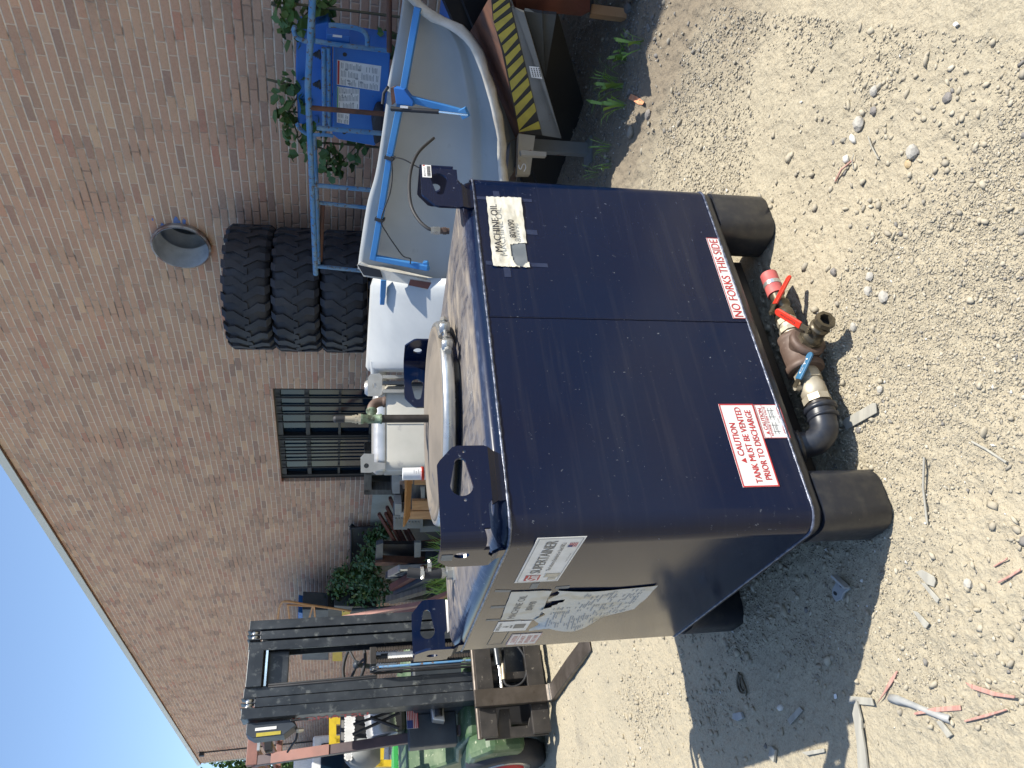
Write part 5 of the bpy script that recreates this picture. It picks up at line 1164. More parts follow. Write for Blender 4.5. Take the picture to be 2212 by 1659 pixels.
def fork_mb(x0_):
    mb = MB(); w_ = .115; t = .045
    prof = [(0, .585), (t, .585), (t, .07), (t+.015, .046), (.10, .040), (.6, .034), (1.0, .018), (1.06, .010), (1.06, .002), (.05, .002), (.012, .012), (0, .05)]
    n = len(prof); A_ = [V((x0_, y, z)) for y, z in prof]; B_ = [V((x0_+w_, y, z)) for y, z in prof]
    mb.add(A_+B_, [tuple(range(n)), tuple(range(2*n-1, n-1, -1))]+[(i, (i+1) % n, (i+1) % n+n, i+n) for i in range(n)]); return mb
fk1 = fork_mb(-.028).build('fork', M['forksteel'], fl_, True, bevel=.005); fork_mb(CA*2-.087).build('fork', M['forksteel'], fl_, True, bevel=.005)
mb = MB(); mb.box((.030, .052, .050), (.116, .012, .014)); mb.build('worn_heel', M['zinc'], fk1, True)
# body, wheels
body = [(-.35, .20), (-.35, .60), (-.72, .66), (-1.15, .62), (-1.55, .98), (-2.35, 1.02), (-2.45, .22)]
mb = MB(); n = len(body); rr_ = []
mb.add([V((-.13, y, z)) for y, z in body]+[V((.96, y, z)) for y, z in body], [tuple(range(n)), tuple(range(2*n-1, n-1, -1))]+[(i, (i+1) % n, (i+1) % n+n, i+n) for i in range(n)])
mb.build('body', M['green'], fl_, True, bevel=.03)
fen = [(-.18, .22), (-.16, .48), (-.34, .60), (-.95, .60), (-1.10, .40), (-1.02, .22)]
for xa, xb_ in ((-.28, -.12), (.95, 1.10)):
    mb = MB(); n = len(fen); mb.add([V((xa, y, z)) for y, z in fen]+[V((xb_, y, z)) for y, z in fen], [tuple(range(n)), tuple(range(2*n-1, n-1, -1))]+[(i, (i+1) % n, (i+1) % n+n, i+n) for i in range(n)]); mb.build('fender', M['green'], fl_, True, bevel=.04)
fbx('shade_filler', 'black', -.10, .93, -.36, -.24, .10, .44, None, .02)  # black box added to darken the gap behind the carriage
for xx, yy, r_ in ((-.31, -.62, .30), (1.00, -.62, .30), (-.16, -2.0, .24), (.86, -2.0, .24)):
    mb = MB(); mb.lathe((xx, yy, r_), (1, 0, 0), [(r_*.6, 0), (r_*.92, .0), (r_, .03), (r_, .12), (r_*.92, .15), (r_*.6, .15)], 36); wh = mb.build('wheel', M['tyre'], fl_, True)
    mb = MB(); s2 = -1 if xx < .4 else 1; mb.lathe((xx+(0 if s2 < 0 else .15), yy, r_), (s2, 0, 0), [(r_*.6, -.02), (r_*.6, .006), (r_*.48, .002), (r_*.2, .02), (.01, .02)], 28); hb_ = mb.build('rim', M['zinc'], wh, True)
    mb = MB(); mb.lathe((xx+(0 if s2 < 0 else .15), yy, r_), (s2, 0, 0), [(r_*.45, 0), (r_*.42, .022), (.01, .024)], 28); mb.build('hub', M['red'], hb_, True)
# cowl with flag decal, lights
fbx('cowl', 'darkmetal', .10, .75, -.62, -.40, .45, .98, None, .02); fbx('cowl_side', 'darkmetal', -.13, .10, -.62, -.50, .66, 1.02, None, .01)
mb = MB()
fo = ff(cT(1250, 835), -.49); fq = ff(cT(1180, 725), -.49); fw_, fh_ = fq.x-fo.x, fq.z-fo.z
for k in range(7): mb.add([(fo.x+fw_*.0, -.489, fo.z+fh_*(k/7)), (fq.x, -.489, fo.z+fh_*(k/7)), (fq.x, -.489, fo.z+fh_*(k+.55)/7), (fo.x, -.489, fo.z+fh_*(k+.55)/7)], [(0, 1, 2, 3)])
fbs = MB(); fbs.box(((fo.x+fq.x)/2, -.4935, (fo.z+fq.z)/2), (fw_, .004, fh_)); fd = fbs.build('flag_decal', M['white'], fl_, True); mb.build('flag_stripes', M['red'], fd, True)
mb = MB(); mb.box((fo.x+fw_*.2, -.487, fo.z+fh_*.72), (fw_*.4, .003, fh_*.52)); mb.build('flag_canton', M['blueprint'], fd, True)
tc_ = ff(cT(1370, 740), -.36); mb = MB(); mb.prism([V((tc_.x-.07, -.36, tc_.z-.04)), V((tc_.x-.05, -.36, tc_.z+.05)), V((tc_.x+.07, -.36, tc_.z+.06)), V((tc_.x+.09, -.36, tc_.z-.03))], (0, -.10, 0)); mb.build('tilt_mount', M['alu'], fl_, True, bevel=.008)
mb = MB(); mb.cyl((tc_.x-.035, -.35, tc_.z+.005), (tc_.x+.05, -.35, tc_.z+.005), .028, 14); mb.build('tilt_pin', M['black'], fl_, True)
# steering wheel, seat
sw = ff(cM(1380, 230), -1.15); sn = V((0, .55, .83)).normalized(); e1_, e2_ = V((1, 0, 0)), V((0, -.83, .55)); pts = [sw+e1_*.17*math.cos(t)+e2_*.17*math.sin(t) for t in np.linspace(0, 2*math.pi, 33)]
mb = MB(); mb.tube(pts, .014, 10); stw = mb.build('steering_wheel', M['rubber'], fl_, True)
mb = MB(); [mb.tube([sw-sn*.03, sw+e1_*.17*math.cos(t)+e2_*.17*math.sin(t)], .011, 8) for t in (.5, 2.6, 4.7)]; mb.build('spoke', M['rubber'], stw, True)
mb = MB(); mb.lathe(sw-sn*.04, sn, [(.03, 0), (.035, .03), (.01, .04)], 14); mb.cyl(sw-sn*.5, sw-sn*.04, .022, 10); mb.build('steering_column', M['darkmetal'], stw, True)
fbx('seat', 'black', .22, .68, -1.9, -1.45, .98, 1.12, None, .04); fbx('seat_back', 'black', .24, .66, -1.98, -1.88, 1.08, 1.55, None, .04)
fbx('pale_cover', 'white', .46, .56, -.60, -.42, 1.09, 1.28, None, .01)
# overhead guard
def gt_(name, pts, w_, h_, mat='guard'):
    mb = MB()
    for a, b in zip(pts, pts[1:]): mb.bar(a, b, w_, h_, V((0, 1, 0)))
    return mb.build(name, M[mat], fl_, True, bevel=.004)
lpt = ff(cT(300, 1030), -.95); lpb = ff(cT(1500, 850), -.55); rtop = V((.80, -.95, lpt.z)); rbot = V((.86, -.55, lpb.z))
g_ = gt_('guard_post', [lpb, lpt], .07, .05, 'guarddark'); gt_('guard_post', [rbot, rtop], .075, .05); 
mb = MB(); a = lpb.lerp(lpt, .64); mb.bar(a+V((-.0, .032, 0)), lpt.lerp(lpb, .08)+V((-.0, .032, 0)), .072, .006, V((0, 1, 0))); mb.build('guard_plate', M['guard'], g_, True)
gt_('guard_front_beam', [lpt+V((-.03, 0, .02)), rtop+V((.03, 0, .02))], .08, .07); 
blk = V((lpt.x, -2.2, lpt.z-.05)); brk = V((.80, -2.2, lpt.z-.05)); gt_('guard_side_beam', [lpt, blk], .05, .07); gt_('guard_side_beam', [rtop, brk], .05, .07); gt_('guard_rear_beam', [blk, brk], .05, .06)
gt_('guard_post', [blk, V((blk.x-.03, -2.15, .95))], .06, .05); gt_('guard_post', [brk, V((.85, -2.15, .95))], .06, .05)
for k in range(7):
    xx = lpt.x+(.80-lpt.x)*(k+1)/8; mb = MB(); mb.bar((xx, -.98, lpt.z+.0), (xx, -2.18, lpt.z-.03), .02, .03, V((1, 0, 0))); mb.build('guard_bar', M['guard'], fl_, True)
mb = MB(); mb.bar(V((lpt.x+.05, -.90, lpt.z-.10)), V((.28, -.90, lpt.z-.08)), .05, .10, V((0, 1, 0))); mb.build('work_lamp_bar', M['black'], fl_, True)
mb = MB(); mb.bar(V((lpt.x+.05, -.86, lpt.z-.03)), V((.12, -.86, lpt.z-.03)), .02, .035, V((0, 1, 0))); mb.build('work_lamp', M['alu'], fl_, True)
# gas cylinder, perforated shield and crossed hoses seen beside the mast
cc = ff(cM(1740, 990), -.80); mb = MB(); r_ = .12; prof = [(.02, -.17), (.09, -.16), (r_, -.12)]
for k in range(10): prof += [(r_, -.12+.024*k), (r_-.005, -.12+.024*k+.012)]
prof += [(r_, .12), (.09, .16), (.02, .17)]; mb.lathe(cc, (.9, .1, .12), prof, 28); mb.build('ribbed_canister', M['alu'], fl_, True)
for k in range(3):
    a, b = [((1340, 930), (1900, 830)), ((1370, 1060), (1960, 860)), ((1360, 1200), (2010, 900))][k]; mb = MB(); mb.tube([ff(cM(*a), -.55), ff(cM(*b), -.50)], .011, 8); mb.build('crossed_hose', M['rubber'], fl_, True)
mb = MB(); mb.tube([ff(cM(1600, 960), -.5), ff(cM(2000, 1110), -.5)], .013, 8); mb.build('crossed_hose', M['rubber'], fl_, True)
mb = MB(); P = [ff(cM(1245, 870), -1.1), ff(cM(1420, 860), -1.1), ff(cM(1350, 1560), -1.1), ff(cM(1250, 1570), -1.1)]; mb.prism(P, (0, -.01, 0)); ps = mb.build('perforated_panel', M['darkmetal'], fl_, True)
mb = MB()
for i in range(4):
    for j in range(16):
        c = P[0].lerp(P[1], (i+.6)/4.4).lerp(P[3].lerp(P[2], (i+.6)/4.4), (j+.5+(i % 2)*.5)/16.6); mb.add([c+V((.013*math.cos(t), .004, .013*math.sin(t))) for t in np.linspace(0, 6.28, 10, endpoint=False)], [tuple(range(10))])
mb.build('panel_holes', M['white'], ps, True)
mb = MB(); mb.lathe(ff(cM(1500, 1560), -1.2), (-1, .2, .1), [(.13, -.12), (.14, 0), (.10, .04), (.02, .05)], 30); mb.build('round_tank', M['greysteel'], fl_, True)

# ---------------- things standing beyond the forklift ----------------
def beyond(p, b): return fp(p, b)
ym = thing('yellow_rack', 'yellow steel frame with crossbars standing beyond the forklift', 'rack', loc=fp(cM(1300, 1150), -5.5)*1.0)
YBk = -5.0
for a, b, w_ in (((1085, 870), (1085, 1400), .09), ((1085, 885), (1270, 880), .08), ((1120, 985), (1270, 985), .14), ((1110, 1270), (1280, 1260), .08), ((1110, 1330), (1280, 1330), .14), ((1270, 860), (1270, 1400), .07), ((1760, 1200), (1740, 1640), .08), ((1640, 1600), (1900, 1600), .08), ((1830, 1180), (1840, 1300), .06)):
    mb = MB(); mb.bar(fp(cM(*a), YBk), fp(cM(*b), YBk), w_, .06, WF); mb.build('bar', M['yellow'], ym)
for yy in (900, 1370):
    p = fp(cM(1270, yy), YBk); mb = MB(); mb.bar(p, V((p.x, p.y, -.02)), .08, .06, WF); mb.build('post', M['yellow'], ym)
mb = MB(); mb.prism([fp(cM(*q), YBk-.1) for q in ((1130, 1010), (1240, 1010), (1240, 1065), (1150, 1055))], WF*-.02); mb.build('pale_panel', M['white'], ym)
gb_ = thing('green_machine', 'bright green wheeled machine with black slots beyond the forklift', 'machine', loc=fp(cM(2050, 1500), -3.6))
p = [fp(cM(*q), -3.4) for q in ((1930, 1220), (1990, 1180), (2120, 1330), (2212, 1330), (2212, 1900), (1940, 1900), (1925, 1400))]; mb = MB(); mb.prism(p, WF*-.8); mb.build('body', M['greenb'], gb_)
for k in range(4):
    y_ = 1400+k*75; mb = MB(); mb.prism([fp(cM(*q), -3.395) for q in ((1975, y_), (2010, y_-10), (2100, y_+38), (2070, y_+48))], WF*-.004); mb.build('slot', M['black'], gb_)
mb = MB(); b0_ = fp(cM(2300, 1500), -3.6); mb.box((b0_.x, b0_.y, b0_.z/2-.01), (.5, .7, max(.2, b0_.z)), (WS, WF, ZZ)); mb.build('base', M['greenb'], gb_)
tk = thing('parked_truck', 'white truck cab parked far off beyond the yellow rack', 'truck', loc=(fp(cM(1200, 1560), -14)))
TKo = fp(cM(1180, 1560), -14); 
def tk_(name, mat, x0_, x1_, z0_, z1_, d_=-2.2, o_=0, par=None):
    mb = MB(); mb.box(V((TKo.x, TKo.y, (z0_+z1_)/2))+WS*((x0_+x1_)/2)+WF*(o_+d_/2), (abs(x1_-x0_), abs(d_), abs(z1_-z0_)), (WS, WF, ZZ)); return mb.build(name, M[mat], par or tk, bevel=.05 if abs(x1_-x0_) > .5 else 0)
cb_ = tk_('cab', 'white', -1.4, .6, .7, 2.5); tk_('windscreen', 'glass', -1.2, .4, 1.6, 2.3, .03, .03, cb_); tk_('bumper', 'zinc', -1.4, .6, .45, .7, .2, .1); tk_('box_body', 'white', -1.5, .7, .9, 3.1, -4, -2.3)
for xx in (-1.2, .4):
    mb = MB(); q = V((TKo.x, TKo.y, .45))+WS*xx+WF*-.8; mb.lathe(q-WS*.12, WS, [(.45, 0), (.45, .24)], 24); mb.build('wheel', M['tyre'], tk)
# rusty cart of electrical scrap by the wall, yellow-brown hoop rail
sc = thing('scrap_cart', 'rusty yellow hooped cart loaded with dark boxes by the wall', 'cart', loc=wp(cJ(750, 1060), .9))
def sj(a, b, o_=.9): return wp(cJ(a, b), o_)
mb = MB(); mb.tube(spline([sj(190, 1120), sj(205, 1020), sj(235, 975), sj(290, 972)], 5)+[sj(450, 1000), sj(700, 1035), sj(790, 1050)], .018, 8); mb.build('hoop', M['woodor'], sc)
for a, b in (((480, 1005), (445, 1130)), ((490, 1010), (500, 1130)), ((275, 1000), (290, 1130)), ((270, 1000), (470, 1010)), ((275, 1130), (500, 1135))): mb = MB(); mb.tube([sj(*a, .85), sj(*b, .85)], .015, 8); mb.build('rail', M['woodor'], sc)
for k, (x0_, x1_, y0_, y1_, m_) in enumerate(((360, 400, 1060, 1400, 'blue'), (395, 610, 1035, 1450, 'darkmetal'), (600, 720, 1020, 1200, 'black'), (655, 790, 1005, 1045, 'darkmetal'), (640, 720, 1180, 1460, 'yellow'), (715, 790, 1030, 1100, 'yellow'), (780, 1000, 1010, 1330, 'black'))):
    mb = MB(); mb.prism([sj(x0_, y0_, .7), sj(x1_, y0_+8, .7), sj(x1_, y1_, .7), sj(x0_, y1_, .7)], wen*.3); mb.build('box' if k != 4 else 'yellow_bar', M[m_], sc, bevel=.01)
p = sj(790, 1050); 
for yy in (1040, 1300): p = sj(800, yy, .8); mb = MB(); mb.tube([p, V((p.x, p.y, 0))], .03, 8); mb.build('leg', M['darkmetal'], sc)
mb = MB(); p0_, p1_ = sj(950, 1030, .75), sj(950, 1320, .75); mb.bar(V((p0_.x, p0_.y, .15)), V((p1_.x, p1_.y, .15)), .5, .5); mb.build('lower_bin', M['darkmetal'], sc)
# pinkish beam leaning down beside the forklift mast
bm_ = MB(); bm_.bar(wp(cJ(640, 1125), 1.6), wp(cJ(1400, 985), 1.9), .07, .05, wen); bm_.bar(wp(cJ(1150, 1075), 1.7), wp(cJ(1500, 1010), 1.95), .05, .05, wen)
p = wp(cJ(1400, 985), 1.9); bm_.bar(p, V((p.x+.25, p.y-.1, .0)), .07, .05, wen); tag(bm_.build('steel_beam', M['guard'], None), 'faded pink steel beam sloping down behind the forklift mast', 'beam')

# ---------------- junk pile by the wall ----------------
J = lambda a, b, o_: wp(cJ(a, b), o_)
ps_ = thing('black_panel', 'black plastic panel propped upright against the brick wall', 'panel', loc=V((*J(1000, 500, .12).xy, 0)))
q0, q1 = J(790, 370, .12), J(800, 1000, .12)
mb = MB(); mb.prism([J(795, 362, .12), J(782, 378, .12), V((J(785, 380, .12).x, J(785, 380, .12).y, 0.0)), V((J(800, 1000, .12).x, J(800, 1000, .12).y, 0)), J(792, 1000, .12)], wen*.04); mb.build('sheet', M['black'], ps_, bevel=.008)
mb = MB(); mb.tube([J(795, 375, .14), J(792, 1000, .14)], .014, 8); mb.tube([J(795, 372, .14), V((J(790, 370, .14).x, J(790, 370, .14).y, .02))], .014, 8); mb.build('raised_edge', M['rubber'], ps_)
# steel channels stacked on edge
for k, (a, b, c, d_) in enumerate(((1020, 255, 1175, 520), (1075, 250, 1215, 515), (1085, 200, 1250, 512), (1110, 125, 1290, 510), (1150, 200, 1325, 505))):
    mb = MB(); mb.bar(J(a, b, .75-.06*k), J(c, d_, .95-.06*k), .035, .05, wen); p = J(c, d_, .95-.06*k); mb.bar(p, V((p.x+.1, p.y-.05, .01)), .03, .045, wen)
    tag(mb.build('steel_channel', M['redsteel'], None), ['longest rusty red steel channel leaning at the front of the scrap row', 'second rusty red channel, just behind the longest one', 'middle one of five rusty red channels leaning in a row', 'rusty red channel starting highest up beside the pale painted band', 'innermost rusty red channel next to the grey cross block'][k], 'steel channel', 'rusty red channels leaning in the scrap pile')
# dark steel frame box with rusty flange
fb = thing('steel_frame_box', 'dark open steel box with an orange rusty flange edge in the scrap pile', 'steel box', loc=V((*J(1380, 600, 1.05).xy, 0)))
mb = MB(); mb.prism([J(1000, 510, 1.1), J(1055, 495, 1.1), J(1050, 650, 1.1), J(990, 665, 1.1)], wen*.06); mb.build('top_plate', M['darkmetal'], fb)
mb = MB(); mb.prism([J(1050, 505, 1.0), J(1420, 505, 1.0), J(1420, 650, 1.0), J(1045, 652, 1.0)], wen*.05); mb.build('web', M['black'], fb)
mb = MB(); mb.prism([J(990, 655, 1.14), J(1050, 650, 1.14), J(1400, 662, 1.14), J(1400, 675, 1.14), J(990, 680, 1.14)], wen*.10); mb.build('flange', M['rust'], fb)
mb = MB(); p = J(1400, 600, 1.05); mb.box((p.x, p.y, p.z/2), (.35, .12, p.z), (WS, WF, ZZ)); mb.build('lower_web', M['darkmetal'], fb)
mb = MB(); mb.prism([J(1310, 490, 1.2), J(1365, 492, 1.2), J(1360, 610, 1.2), J(1310, 612, 1.2)], wen*.03); p = J(1340, 560, 1.2); mb.bar(p+wen*.02, V((p.x, p.y, 0)), .03, .03, wen); tag(mb.build('steel_strap', M['greysteel'], None), 'pale grey steel strip standing before the dark steel box', 'steel strip')
# grey ribbed blocks
for k, (a, b, c, d_) in enumerate(((1140, 270, 1250, 385), (1250, 300, 1380, 375))):
    mb = MB(); mb.prism([J(a, b, 1.1), J(c, b, 1.1), J(c, d_, 1.1), J(a, d_, 1.1)], wen*.18)
    for j in range(4): mb.prism([J(a+15+j*25, b+25, 1.112), J(a+25+j*25, b+25, 1.112), J(a+25+j*25, d_-20, 1.112), J(a+15+j*25, d_-20, 1.112)], wen*.012)
    p = J((a+c)/2, (b+d_)/2, 1.0); 
    if k: mb.box((p.x, p.y, p.z/2-.04), (.16, .16, p.z-.05), (WS, WF, ZZ))
    tag(mb.build('ribbed_block', M['greysteel'], None), ('upper grey ribbed block resting among the red channels', 'lower grey ribbed block beside the orange crate')[k], 'block')
# orange wood crate
cr_ = thing('wooden_crate', 'orange raw wood crate with slatted side behind the tank lid', 'crate', loc=V((*J(1440, 150, 1.35).xy, 0)))
for k, (x0_, x1_, y0_, y1_) in enumerate(((1225, 1300, -250, 10), (1310, 1480, -260, 20), (1290, 1440, 150, 225), (1265, 1480, 235, 300))):
    mb = MB(); mb.prism([J(x0_, y0_, 1.3), J(x1_, y0_, 1.3), J(x1_, y1_, 1.3), J(x0_, y1_, 1.3)], wen*.03); mb.build('slat', M['woodor'], cr_)
mb = MB(); mb.prism([J(1215, 365, 1.5), J(1228, 180, 1.5), J(1240, -260, 1.5), J(1290, -260, 1.34), J(1262, 280, 1.34)], V((0, .02, -.02))); mb.build('lid_board', M['woodor'], cr_)
mb = MB(); mb.prism([J(1260, -250, 1.2), J(1500, -250, 1.2), J(1500, 250, 1.2), J(1280, 250, 1.2)], wen*.03); mb.build('back_board', M['wooddk'], cr_)
mb = MB(); mb.prism([J(1360, 40, 1.27), J(1395, 40, 1.27), J(1395, 140, 1.27), J(1365, 140, 1.27)], wen*.02); mb.build('pale_block', M['concrete'], cr_)
p = J(1480, 60, 1.25); mb = MB(); mb.box((p.x, p.y, p.z/2), (.7, .35, p.z), (WS, WF, ZZ)); mb.build('base_boards', M['wooddk'], cr_)
# pale beams and hollow blocks
for k, (a, b, c, d_, o_, m_) in enumerate(((1130, -240, 1190, 90, 1.15, 'concrete'), (1150, 175, 1205, 265, 1.2, 'concrete'), (1145, 90, 1215, 170, 1.05, 'wooddk'))):
    mb = MB(); mb.prism([J(a, b, o_), J(c, b, o_), J(c, d_, o_), J(a, d_, o_)], wen*.12); p = J(c-8, (b+d_)/2, o_-.06); mb.box((p.x, p.y, p.z/2), (.14, .10, p.z), (WS, WF, ZZ)); tag(mb.build('pale_beam' if k < 2 else 'timber_block', M[m_], None), ('long pale beam end above the orange crate', 'short pale block under the long beam end', 'dark timber block between two pale beams')[k], 'beam' if k < 2 else 'timber')
hb2 = thing('hollow_rack', 'dark hollow steel rack with two openings left of the steel tank', 'rack', loc=V((*J(1000, -100, .6).xy, 0)))
for a, b, c, d_ in ((900, -260, 960, 100), (1120, -260, 1150, 95), (900, 60, 1140, 100), (905, -95, 1140, -60), (905, -260, 1140, -235)):
    mb = MB(); mb.prism([J(a, b, .65), J(c, b, .65), J(c, d_, .65), J(a, d_, .65)], wen*.12); mb.build('frame_bar', M['wooddk'], hb2)
mb = MB(); mb.prism([J(920, -255, .5), J(1140, -255, .5), J(1140, 90, .5), J(920, 90, .5)], wen*.02); mb.build('back_sheet', M['black'], hb2)
for yy in (-240, 80): p = J(1130, yy, .6); mb = MB(); mb.tube([p, V((p.x, p.y, 0))], .04, 8); mb.build('leg', M['wooddk'], hb2)
# heap of old beams
rd = random.Random(12)
lb_ = ['topmost dark beam of the sloping heap behind the bush', 'dark beam with a pale end in the sloping heap', 'brown timber in the middle of the sloping heap', 'broad dark beam lying low in the sloping heap', 'lowest dark timber of the sloping heap']
for k, (a, b, c, d_, m_, w_) in enumerate(((1090, 760, 1290, 690, 'darkmetal', .07), (1100, 745, 1190, 700, 'alu', .03), (1130, 860, 1400, 700, 'redsteel', .09), (1160, 900, 1440, 760, 'darkmetal', .10), (1100, 960, 1430, 860, 'wooddk', .12))):
    mb = MB(); mb.bar(J(a, b, 1.1+.05*k), J(c, d_, 1.2+.05*k), w_, .09, wen); mb.bar(J(a+25, b+10, 1.0+.05*k), J(c+25, d_+10, 1.1+.05*k), w_*.7, .06, wen)
    p = J(c, d_, 1.2+.05*k); mb.bar(p, V((p.x, p.y, 0)), .06, .06, wen); p = J(a, b, 1.1+.05*k); mb.bar(p, V((p.x, p.y, 0)), .06, .06, wen)
    tag(mb.build('old_beam', M[m_], None), lb_[k], 'beam', 'old beams heaped behind the tank')
# bush and weeds
bc_ = [(J(900, 700, .5), 1.1), (J(950, 800, .6), 1.3), (J(1020, 900, .6), 1.2), (J(820, 760, .45), .8), (J(700, 760, .45), .7), (J(690, 860, .45), .7), (J(680, 940, .5), .7), (J(1000, 520, .5), .6), (J(960, 450, .45), .5), (J(880, 900, .6), 1.1), (J(1060, 400, .5), .5), (J(940, 600, .5), .8)]
rt = J(1100, 900, .5); root = V((rt.x, rt.y, 0)); leafy('bush', 'leafd', bc_, 2600, .10, .055, 77, stems=[[root, (root+c[0])/2+V((.02, .0, .1)), c[0]] for c in bc_[:9]], label='leafy green bush growing through the scrap heap at the wall', cat='bush', root=root)
for k, (a, b, lb2) in enumerate(((1450, 600, 'long thin grass behind the navy tank, next to the dark steel box'), (1430, 880, 'bright grass clump behind the navy tank near the forklift mast'))):
    rt = wp(cJ(a+120, b), 1.5); root = V((rt.x, rt.y, 0)); tpz = wp(cJ(a-60, b), 1.5).z; mb = MB(); rd = random.Random(k)
    for _ in range(110):
        p = root+V((rd.gauss(0, .12), rd.gauss(0, .12), 0)); h_ = tpz*rd.uniform(.5, 1.05); d = V((rd.gauss(0, .35), rd.gauss(0, .35), 1)); s_ = V((.010, 0, 0)); m = p+V((d.x*.2, d.y*.2, h_*.6)); e = p+V((d.x*.6, d.y*.6, h_))
        mb.add([p-s_, p+s_, m+s_*.8, m-s_*.8, e], [(0, 1, 2, 3), (3, 2, 4)])
    tag(mb.build('grass_clump', M['grass'], None), lb2, 'grass')
# trees beyond the building corner
for k, (b_, sc_) in enumerate(((1690, 1.0), (1790, 1.3))):
    base = atY((620, b_), 30+5*k); base.z = 0; t = thing('broadleaf_tree', ['nearest green tree beyond the far corner of the building', 'taller green tree at the lower left edge, beyond the building corner'][k], 'tree', loc=base)
    mb = MB(); mb.tube([base, base+V((.1, 0, 2)), base+V((0, .2, 4.2))], [.22, .17, .08], 10)
    for j in range(5): a = j*1.3; mb.tube([base+V((0, 0, 2+.3*j)), base+V((math.cos(a)*1.2, math.sin(a)*1.2, 3.4+.3*j))], [.09, .03], 7)
    mb.build('trunk', M['stem'], t); mb = MB(); rd = random.Random(k)
    cl = [(base+V((rd.gauss(0, 1.3), rd.gauss(0, 1.0), rd.uniform(2.2, 6.6)*1.0)), rd.uniform(.4, .8)) for _ in range(34)]
    for _ in range(5200):
        c, r_ = rd.choice(cl); p = c+V((rd.gauss(0, 1), rd.gauss(0, 1), rd.gauss(0, 1)))*r_*.6
        mb.add(leaf_poly(p, (rd.uniform(-1, 1), rd.uniform(-1, 1), rd.uniform(-1, .3)), (rd.uniform(-1, 1), rd.uniform(-1, 1), 1), .16), [(0, 1, 3, 5), (1, 2, 3), (3, 4, 5)])
    mb.build('crown', M['leaf'], t)

# ---------------- things lying on the ground ----------------
def gpt(p, dz=0.0): q = gp(p, 0); return V((q.x, q.y, float(ghei(np.array([q.x]), np.array([q.y]))[0])+dz))
def chip(name, mat, pts, th, lb, cat, grp=None, lift=.002, tilt=0):
    P = [gpt(p) for p in pts]; z = max(q.z for q in P)+lift; P = [V((q.x, q.y, z+tilt*i)) for i, q in enumerate(P)]
    mb = MB(); mb.prism(P, (0, 0, th)); return tag(mb.build(name, M[mat], None, bevel=.0015), lb, cat, grp)
WG = 'weathered wood chips on the gravel'
chip('wood_chip', 'wood', [cD(1515, 85), cD(1555, 70), cD(1635, 115), cD(1645, 150), cD(1635, 185), cD(1585, 165)], .0045, 'broad grey wood chip furthest out on the sunlit gravel', 'wood chip', WG)
chip('wood_chip', 'wood', [cD(1550, 155), cD(1580, 160), cD(1675, 262), cD(1660, 292)], .0045, 'narrow grey wood chip touching the broad chip', 'wood chip', WG)
chip('wood_chip', 'wood', [cD(1500, 340), cD(1530, 345), cD(1608, 425), cD(1590, 455), cD(1575, 450)], .0045, 'grey wood chip with a dark broken end, alone on sunlit gravel', 'wood chip', WG)
chip('wood_chip', 'wood', [cD(1085, 895), cD(1235, 908), cD(1250, 960), cD(1085, 945)], .0045, 'grooved wood chip lying half in the tank shadow', 'wood chip', WG)
chip('wood_chip', 'wood', [cD(680, 1050), cD(760, 965), cD(785, 990), cD(700, 1085)], .0045, 'pointed grey wood chip wholly inside the tank shadow', 'wood chip', WG)
chip('wood_chip', 'wood', [cD(780, 1262), cD(925, 1238), cD(930, 1265), cD(815, 1285)], .006, 'pale wood sliver in the sunlit notch of the tank shadow', 'wood chip', WG)
chip('wood_chip', 'wood', [cD(1670, 1060), cD(1700, 1055), cD(1775, 1150), cD(1745, 1170)], .006, 'short split wood chip beside the curved grey strip', 'wood chip', WG)
chip('wood_chip', 'wood', [cC(1660, 525), cC(1680, 500), cC(1900, 375), cC(1925, 375), cC(1932, 455), cC(1690, 590)], .0045, 'flat weathered wood chip near the black discharge elbow', 'wood chip', WG)
chip('wood_chip', 'wood', [cD(560, 1290), cD(575, 1220), cD(605, 1250), cD(595, 1330)], .01, 'upright tipped wood sliver at the shadow edge', 'wood chip', WG)
RG = 'red wood splinters on the gravel'
chip('wood_splinter', 'woodred', [cD(1265, 950), cD(1300, 890), cD(1350, 790), cD(1395, 730), cD(1402, 740), cD(1375, 800), cD(1320, 880)], .0035, 'long thin red splinter at the head of the curved grey strip', 'splinter', RG)
chip('wood_splinter', 'woodred', [cD(1855, 805), cD(1950, 835), cD(2060, 870), cD(2185, 895), cD(2180, 912), cD(2040, 895), cD(1900, 850)], .0035, 'longest red wood splinter near the lower right of the gravel', 'splinter', RG)
chip('wood_splinter', 'woodred', [cD(1520, 1005), cD(1650, 970), cD(1825, 955), cD(1832, 990), cD(1680, 1000), cD(1525, 1020)], .0035, 'red splinter crossing under the curved grey strip', 'splinter', RG)
chip('wood_splinter', 'woodred', [cD(1845, 1055), cD(1980, 1015), cD(2120, 980), cD(2128, 990), cD(1990, 1035), cD(1850, 1068)], .0035, 'slim red splinter below the longest red splinter', 'splinter', RG)
chip('wood_splinter', 'woodred', [cD(2030, 48), cD(2110, 0), cD(2125, -12), cD(2125, 5), cD(2040, 55)], .0035, 'short red splinter close to the nearest gravel, upper one of two', 'splinter', RG)
chip('wood_splinter', 'woodred', [cD(2060, 150), cD(2140, 105), cD(2212, 60), cD(2212, 80), cD(2150, 120), cD(2070, 160)], .0035, 'red splinter running off the near edge of the view', 'splinter', RG)
